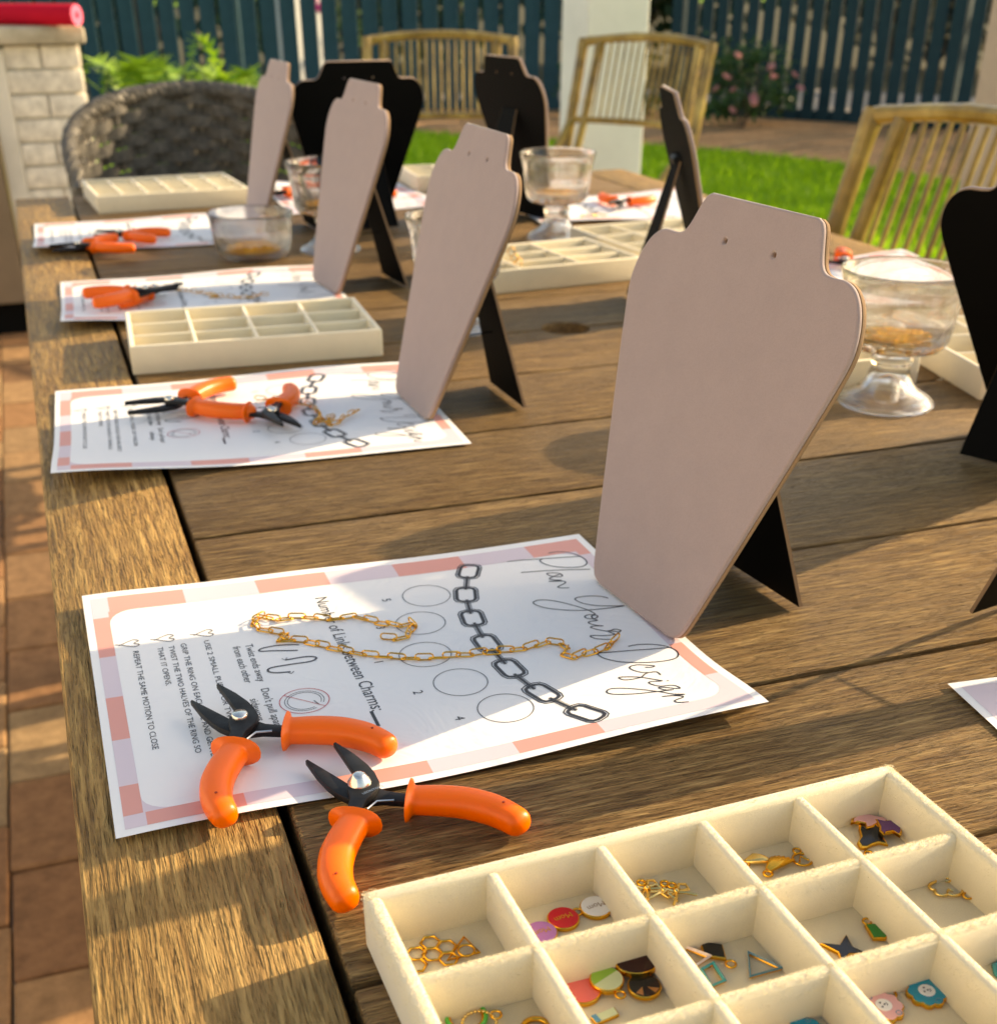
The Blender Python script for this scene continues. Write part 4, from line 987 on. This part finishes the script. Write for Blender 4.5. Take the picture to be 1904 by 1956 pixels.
def eye(t, x, y, z=.0009, r=.0016, axis='Z'):
    b = MB(); b.tube([(r*math.cos(2*PI*i/14), r*math.sin(2*PI*i/14), 0) for i in range(14)], .00042, 6, trm((x, y, z)), closed=True); b.obj('hanging_loop', M['gold'], t, 60)
def plate(t, pts, face, h=.0016, rim=.86, gold=None):
    b = MB(); b.prism(pts, 0, h, bev=.00025, seg=1); b.obj('metal_body', gold or M['gold'], t, 40)
    if face is not None:
        cx = sum(p[0] for p in pts)/len(pts); cy = sum(p[1] for p in pts)/len(pts)
        q_ = [(cx+(x-cx)*rim, cy+(y-cy)*rim) for x, y in pts]; b = MB(); b.prism(q_, h-.0003, h+.00022, bev=.0001); b.obj('enamel_face', face, t, 30)
def circ(r, n=28, sx=1, sy=1): return [(r*sx*math.cos(2*PI*i/n), r*sy*math.sin(2*PI*i/n)) for i in range(n)]
def inscribe(t, s_, size, w, mt, z, dx=0, dy=0, rz=0):
    v_, f_ = text_mesh(s_, size, -w/2+dx, -size*.32+dy, w); b = MB(); b.add([(x, y, z) for x, y in v_], f_, rotm('Z', R(rz))); b.obj('inscription', mt, t, 0)
t = charm('honeycomb_charm', 'gold honeycomb charm in the near left cell of the near tray', .0185, -.0165, -12)
b = MB()
for hx, hy in ((0, 0), (.0046, .0026), (.0046, -.0027), (-.0046, .0010), (-.0050, -.0040), (.0, .0052)):
    b.tube([(hx+.0029*math.cos(R(60*i)), hy+.0029*math.sin(R(60*i)), .0008) for i in range(6)], .00045, 6, closed=True)
b.obj('lattice', M['gold'], t, 60)
t = charm('triangle_charm', 'gold triangle charm beside the honeycomb charm', .0285, -.0185, -8)
b = MB(); b.tube([(.0017, .0062, .0008), (.0050, -.0020, .0008), (-.0055, -.0032, .0008)], .0005, 6, closed=True); b.obj('outline', M['gold'], t, 60); eye(t, .001, -.001, .0016, .0026)
for nm, col, x, y, lab, ins, mt in (('purple', 'purple', .0560, -.0205, 'mauve enamel disc charm half hidden under the divider', 'Mom', 'palegold'), ('red', 'red', .0660, -.0165, 'red enamel disc charm with Mom lettering', 'Mom', 'redink'), ('white', 'white', .0790, -.0152, 'white enamel disc charm with Mom lettering', 'Mom', 'palegold')):
    t = charm('disc_charm', lab, x, y, 180+8, tilt=(0, 0)); plate(t, circ(.0054), E_[col], .0017, .93); inscribe(t, ins, .0034, .0062, M['mdf'] if nm == 'white' else M['gold'], .0020)
    eye(t, -.0062, -.001, .0008)
rb = random.Random(31)
for k, (x, y, rz) in enumerate(((.1000, -.0128, 20), (.1050, -.0165, -30), (.1085, -.0190, 10))):
    t = charm('bow_charm', ('gold bow charm leftmost in its cell', 'gold bow charm in the middle of its cell', 'gold bow charm rightmost in its cell')[k], x, y, rz, .0004*k)
    b = MB()
    for sg in (-1, 1):
        b.tube([(0, 0, .001), (sg*.0022, .0018, .0018), (sg*.0042, .0012, .0012), (sg*.0038, -.0008, .001), (0, 0, .0012)], .00045, 5)
        b.tube([(0, 0, .001), (sg*.0018, -.0022, .0016), (sg*.0042, -.0040, .001)], .00045, 5)
    b.ball((0, 0, .0016), (.0011, .0011, .0008)); b.obj('bow', M['palegold'], t, 60)
    eye(t, .0, .0022, .002, .0011)
for k, (x, y, rz, ln) in enumerate(((.1455, -.0110, -20, .0070), (.1490, -.0165, 14, .0090))):
    t = charm('wing_charm', ('small gold wing charm against the far divider', 'larger copper gold wing charm with a ring')[k], x, y, rz, .0006*k); b = MB()
    for j in range(6):
        a = R(-10+13*j); L = ln*(1-.07*j); b.tube([(-ln*.4, -.002, .001), (-ln*.4+L*.6*math.cos(a*.5), -.002+L*.35*math.sin(a), .0018), (-ln*.4+L*1.05*math.cos(a*.6), -.002+L*.7*math.sin(a), .0012)], [.0008, .0011, .0004], 6)
    b.obj('feathers', M['palegold'] if k == 0 else M['gold'], t, 60); eye(t, -ln*.5, -.003, .001, .0012)
t = charm('ring_charm', 'gold openwork ring charm right of the wings', .1610, -.0185, 0); b = MB(); b.tube([(.0034*math.cos(2*PI*i/20), .0034*math.sin(2*PI*i/20), .0012) for i in range(20)], .0005, 6, closed=True)
b.tube([(-.007, .001, .001), (-.003, .0005, .0015)], .0005, 6); b.tube([(-.002, -.0012, .0012), (0, .0015, .0014), (.002, -.0012, .0012)], .0004, 6); b.obj('ring', M['gold'], t, 60); eye(t, .0008, .0046, .0014, .0014)
BIRD = [(-.0065, .001), (-.005, .0028), (-.002, .0030), (.001, .0052), (.003, .0058), (.0022, .0030), (.0052, .0018), (.0068, .0024), (.0058, .0002), (.0035, -.0012), (.0015, -.0034), (.0002, -.0050), (-.0006, -.0026), (-.003, -.0012), (-.0055, -.0004)]
for k, (col, x, y, rz, z) in enumerate((('pink', .1975, -.0078, 165, .0012), ('violet', .2015, -.0150, 200, .0020), ('black', .1925, -.0175, 30, .0004))):
    t = charm('bird_charm', 'pink violet black'.split()[k]+' enamel bird charm in the far right cell', x, y, rz, z, (4, -5)); plate(t, BIRD, E_[col], .0014, .84); eye(t, -.0068, -.0020, .0006, .0013)
t = charm('hoop_charm', 'green enamel hoop charm at the lower left', .0190, -.0480, 0, .0006); b = MB(); b.tube([(.0058*math.cos(2*PI*i/30), .0058*math.sin(2*PI*i/30), .001) for i in range(30)], .00075, 8, closed=True); b.obj('hoop', E_['leaf'], t, 60)
b = MB(); b.tube([(.0051*math.cos(2*PI*i/30), .0051*math.sin(2*PI*i/30), .0008) for i in range(30)], .0006, 8, closed=True); b.obj('inner_ring', M['gold'], t, 60)
t = charm('hoop_charm', 'beaded gold hoop charm overlapping the green hoop', .0215, -.0530, 0, .0016); b = MB()
for i in range(26): b.ball((.0050*math.cos(2*PI*i/26), .0050*math.sin(2*PI*i/26), .001), .00062, sub=1)
b.obj('beaded_ring', M['palegold'], t, 60); eye(t, .0058, .0015, .001)
t = charm('ring_charm', 'plain yellow gold ring charm against the divider at the lower left', .0375, -.0600); b = MB(); b.tube([(.0040*math.cos(2*PI*i/26), .0040*math.sin(2*PI*i/26), .001) for i in range(26)], .0009, 8, closed=True); b.obj('ring', M['gold'], t, 60)
t = charm('disc_charm', 'coral pink speckled disc charm', .0570, -.0500, 20, 0, (0, 3)); plate(t, circ(.0064), E_['coral'], .0018, .92); eye(t, -.0070, -.002, .0008)
t = charm('disc_charm', 'two tone lime and cream disc charm with a gold loop', .0662, -.0502, 14, .0012, (0, 0)); plate(t, circ(.0053), E_['cream'], .0020, .92); eye(t, -.0005, -.0070, .0012, .0015)
b = MB(); b.prism([(.00485*math.cos(R(10+i*170/12)), .00485*math.sin(R(10+i*170/12))) for i in range(13)], .0021, .00232); b.obj('lime_half', E_['lime'], t, 30)
t = charm('disc_charm', 'large dark maroon oval charm with gold rim', .0782, -.0478, -12, .0022, (0, 0)); plate(t, circ(.0066, 32, 1.05, .78), E_['maroon'], .0022, .93); eye(t, .0078, -.003, .0008)
t = charm('disc_charm', 'mosaic patterned black and amber disc charm', .0765, -.0565, 10, .0006); plate(t, circ(.0052), E_['black'], .0018, .92)
for k in range(4):
    a0, a1 = R(-160+40*k), R(-130+40*k); b = MB(); b.prism([(.0012*math.cos(a0), .0012*math.sin(a0)), (.0046*math.cos(a0), .0046*math.sin(a0)), (.0046*math.cos(a1), .0046*math.sin(a1))], .0019, .0021); b.obj('inlay', E_['amber'] if k % 2 == 0 else E_['maroon'], t, 30)
t = charm('bar_charm', 'pale charm with a steel blue end at the lower divider', .0595, -.0630, 8); plate(t, [(-.004, -.0016), (.004, -.0016), (.0045, .0016), (-.004, .0016)], E_['cream'], .0015, .9)
b = MB(); b.box((-.0032, 0, .0018), (.0016, .003, .0004)); b.obj('blue_end', E_['steelblue'], t, 0)
def frame_charm(name, label, pts, col, z=0, r=.0006):
    cx = sum(p[0] for p in pts)/len(pts); cy = sum(p[1] for p in pts)/len(pts); t = charm(name, label, cx, cy, 0, z)
    P = [(p[0]-cx, p[1]-cy, .0012) for p in pts]; b = MB(); b.tube(P, r, 4, closed=True); b.obj('enamel_frame', E_[col], t, 40)
    b = MB(); b.tube([(x*.97, y*.97, .0006) for x, y, z_ in P], r*.95, 4, closed=True); b.obj('gold_frame', M['gold'], t, 40); return t
frame_charm('triangle_charm', 'white enamel triangle frame charm', [(.0955, -.0442), (.1024, -.0526), (.0960, -.0548)], 'pale', .0016, .0008)
t = charm('diamond_charm', 'black enamel diamond charm with gold loop', .1056, -.0498, 0, .0006); plate(t, [(-.0022, .0050), (.0040, .0012), (.0018, -.0050), (-.0040, -.0010)], E_['black'], .0016, .90); eye(t, .0022, -.0070, .0008, .0016)
frame_charm('rectangle_charm', 'teal enamel rectangle frame charm', [(.0975, -.0560), (.1028, -.0548), (.1020, -.0632), (.0968, -.0640)], 'teal', .0004, .0008)
frame_charm('triangle_charm', 'steel blue enamel triangle frame charm', [(.1163, -.0545), (.1112, -.0642), (.1222, -.0645)], 'steelblue', 0, .0006)
STAR = [(-.006, .0045), (-.0006, .0014), (.0045, .0050), (.0030, -.0010), (.0052, -.0050), (-.0002, -.0034), (-.0045, -.0055), (-.0030, -.0012)]
t = charm('star_charm', 'black enamel star charm with copper edge half hidden by a divider', .1470, -.0640, 0); plate(t, STAR, E_['black'], .0016, .9)
t = charm('arrow_charm', 'green enamel arrow charm with gold loop', .1618, -.0620, -20, .0004); plate(t, [(-.0030, .0038), (.0012, .0040), (.0016, .0008), (.0050, -.0002), (.0018, -.0032), (-.0022, -.0030)], E_['green'], .0016, .88); eye(t, -.0016, .0056, .0010, .0014)
t = charm('cloud_charm', 'gold cloud outline charm alone in its cell', .2010, -.0505, 0); b = MB(); pts = []
for i in range(60):
    a = 2*PI*i/60; r = .0047+.0011*abs(math.sin(a*3)); pts.append((r*1.15*math.cos(a), r*.80*math.sin(a), .0010))
b.tube(pts, .00055, 6, closed=True); b.tube([(.0006, .0026, .001), (.0014, .0016, .001), (.0024, .0022, .001)], .0004, 5); b.tube([(-.0024, -.0022, .001), (-.0012, -.0012, .001), (-.0002, -.0024, .001)], .0004, 5); b.obj('outline', M['palegold'], t, 60); eye(t, .0022, -.0062, .0012, .0014)
def sheep(label, x, y, rz, col):
    t = charm('flower_charm', label, x, y, rz); pts = [((.0052+.00075*abs(math.sin(4.5*a)))*math.cos(a)*1.02, (.0052+.00075*abs(math.sin(4.5*a)))*math.sin(a)) for a in [2*PI*i/72 for i in range(72)]]
    plate(t, pts, E_[col], .0018, .93); b = MB(); b.prism(circ(.0024, 24), .0019, .00225, bev=.0001); b.obj('face_disc', E_['white'], t, 30)
    b = MB()
    for ex, ey in ((-.0008, .0008), (.0008, .0008), (0, -.0002)): b.prism([(ex+.00032*math.cos(2*PI*i/8), ey+.00032*math.sin(2*PI*i/8)) for i in range(8)], .00226, .00236)
    b.tube([(-.0006, -.0008, .0023), (0, -.0011, .0023), (.0006, -.0008, .0023)], .00012, 4); b.obj('face_marks', M['grayink'], t, 0)
    b = MB()
    for cx, cy in ((.0036, .0028), (-.0036, -.0028)): b.tube([(cx+.0008*math.cos(2*PI*i/12), cy+.0008*math.sin(2*PI*i/12), .0021) for i in range(12)], .00012, 4, closed=True)
    b.obj('curls', E_['steelblue'], t, 0); eye(t, .0046, -.0048, .0009, .0015); return t
sheep('turquoise scalloped charm with a small white face', .1592, -.0912, 60, 'blue')
sheep('pink scalloped charm half hidden beside the turquoise one', .1425, -.0915, 80, 'pink')
sheep('small turquoise scalloped charm at the bottom edge of the picture', .1140, -.0925, 20, 'blue')
t = charm('curve_charm', 'teal curved charm at the right edge of the picture', .1895, -.0925, 40); b = MB(); b.tube([(-.004, -.002, .001), (-.0025, .0022, .001), (.001, .0035, .001), (.004, .0015, .001)], .0009, 6); b.obj('curve', E_['teal'], t, 60)
# stray charm in the middle tray
t = thing('charm_cluster', 'gold charm resting on the rim of the middle tray', 'charm', (.494, 1.032, TZ+.0245), 0)
b = MB(); [b.tube([(.004*math.cos(2*PI*i/14)+ox, .0, .004*math.sin(2*PI*i/14)+oz) for i in range(14)], .0006, 5, closed=True) for ox, oz in ((0, .003), (-.004, .010), (.004, -.002))]; b.obj('rings', M['gold'], t, 60)

# ================================================================== GLASS DISHES
FOOT = [(.0, .0235), (.0085, .0210), (.0125, .0165), (.0180, .0085), (.0270, .0040), (.0325, .0018), (.0335, .0), (.0355, .0), (.0368, .0016), (.0362, .0040), (.0300, .0078), (.0225, .0120), (.0175, .0180), (.0150, .0255), (.0142, .0300),
        (.0158, .0325), (.0160, .0350), (.0140, .0372), (.0150, .0395), (.0230, .0412), (.0320, .0440), (.0358, .0490), (.0372, .0560), (.0385, .0700), (.0405, .0850), (.0432, .0965), (.0438, .0985), (.0430, .0995), (.0415, .0985), (.0388, .0850), (.0362, .0660), (.0345, .0560), (.0310, .0515), (.0220, .0485), (.0100, .0470), (.0, .0465)]
BOWL = [(.0, .0030), (.0200, .0024), (.0260, .0), (.0290, .0), (.0330, .0030), (.0368, .0100), (.0385, .0220), (.0395, .0360), (.0410, .0500), (.0420, .0520), (.0412, .0530), (.0400, .0522), (.0382, .0360), (.0370, .0220), (.0350, .0125), (.0300, .0080), (.0150, .0068), (.0, .0066)]
FOOT = [(r*(1.07 if z > .039 else 1.0), z) for r, z in FOOT]; BOWL = [(r*1.17, z*.96) for r, z in BOWL]
b = MB(); b.lathe(FOOT, 64); ME_FOOT = b.mesh('glass_body', M['glass'], 60)
b = MB(); b.lathe(BOWL, 64); ME_BOWL = b.mesh('glass_body', M['glass'], 60)
def rings_mesh(rad, h, n, seed):
    rnd = random.Random(seed); b = MB()
    for _ in range(n):
        a = rnd.uniform(0, 2*PI); r = rad*math.sqrt(rnd.random()); z = .0006+h*rnd.random()*(1-(r/rad)**2*.8)
        T = trm((r*math.cos(a), r*math.sin(a), z)) @ rotm('Z', rnd.uniform(0, PI)) @ rotm('X', rnd.uniform(-.9, .9))
        b.tube([(.0021*math.cos(2*PI*i/9), .0021*math.sin(2*PI*i/9), 0) for i in range(9)], .00045, 4, T, closed=True)
    return b.mesh('ring_pile', M['gold'], 60)
RGa = rings_mesh(.026, .0028, 300, 3); RGb = rings_mesh(.031, .008, 560, 5)
def dish(label, x, y, rl, kind='foot', rings=True):
    t = thing('glass_dish', label, 'glass dish', (x, y, TZ), 0, 'clear glass dishes of jump rings'); put('glass_body', ME_FOOT if kind == 'foot' else ME_BOWL, t)
    if rings:
        o = put('ring_pile', RGa if kind == 'foot' else RGb, None, (x, y, TZ+(.0480 if kind == 'foot' else .0078))); tag(o, rl, 'jump rings', kind='stuff')
    return t
dish('large clear footed glass dish between the nearest board and the black board', .618, .543, 'loose gold jump rings in the large glass dish at right')
dish('clear footed glass dish in front of the pale edged black board', .638, 1.272, 'loose gold jump rings in the footed dish in the middle distance')
dish('clear footed glass dish half hidden by the third blush board', .352, 1.285, 'loose gold jump rings in the dish behind the third board')
dish('clear footed glass dish hidden behind the second blush board', .381, .878, 'loose gold jump rings in the dish behind the second board')
dish('low clear glass bowl without a foot near the far left sheet', .258, 1.272, 'loose gold jump rings heaped in the low glass bowl', 'bowl')
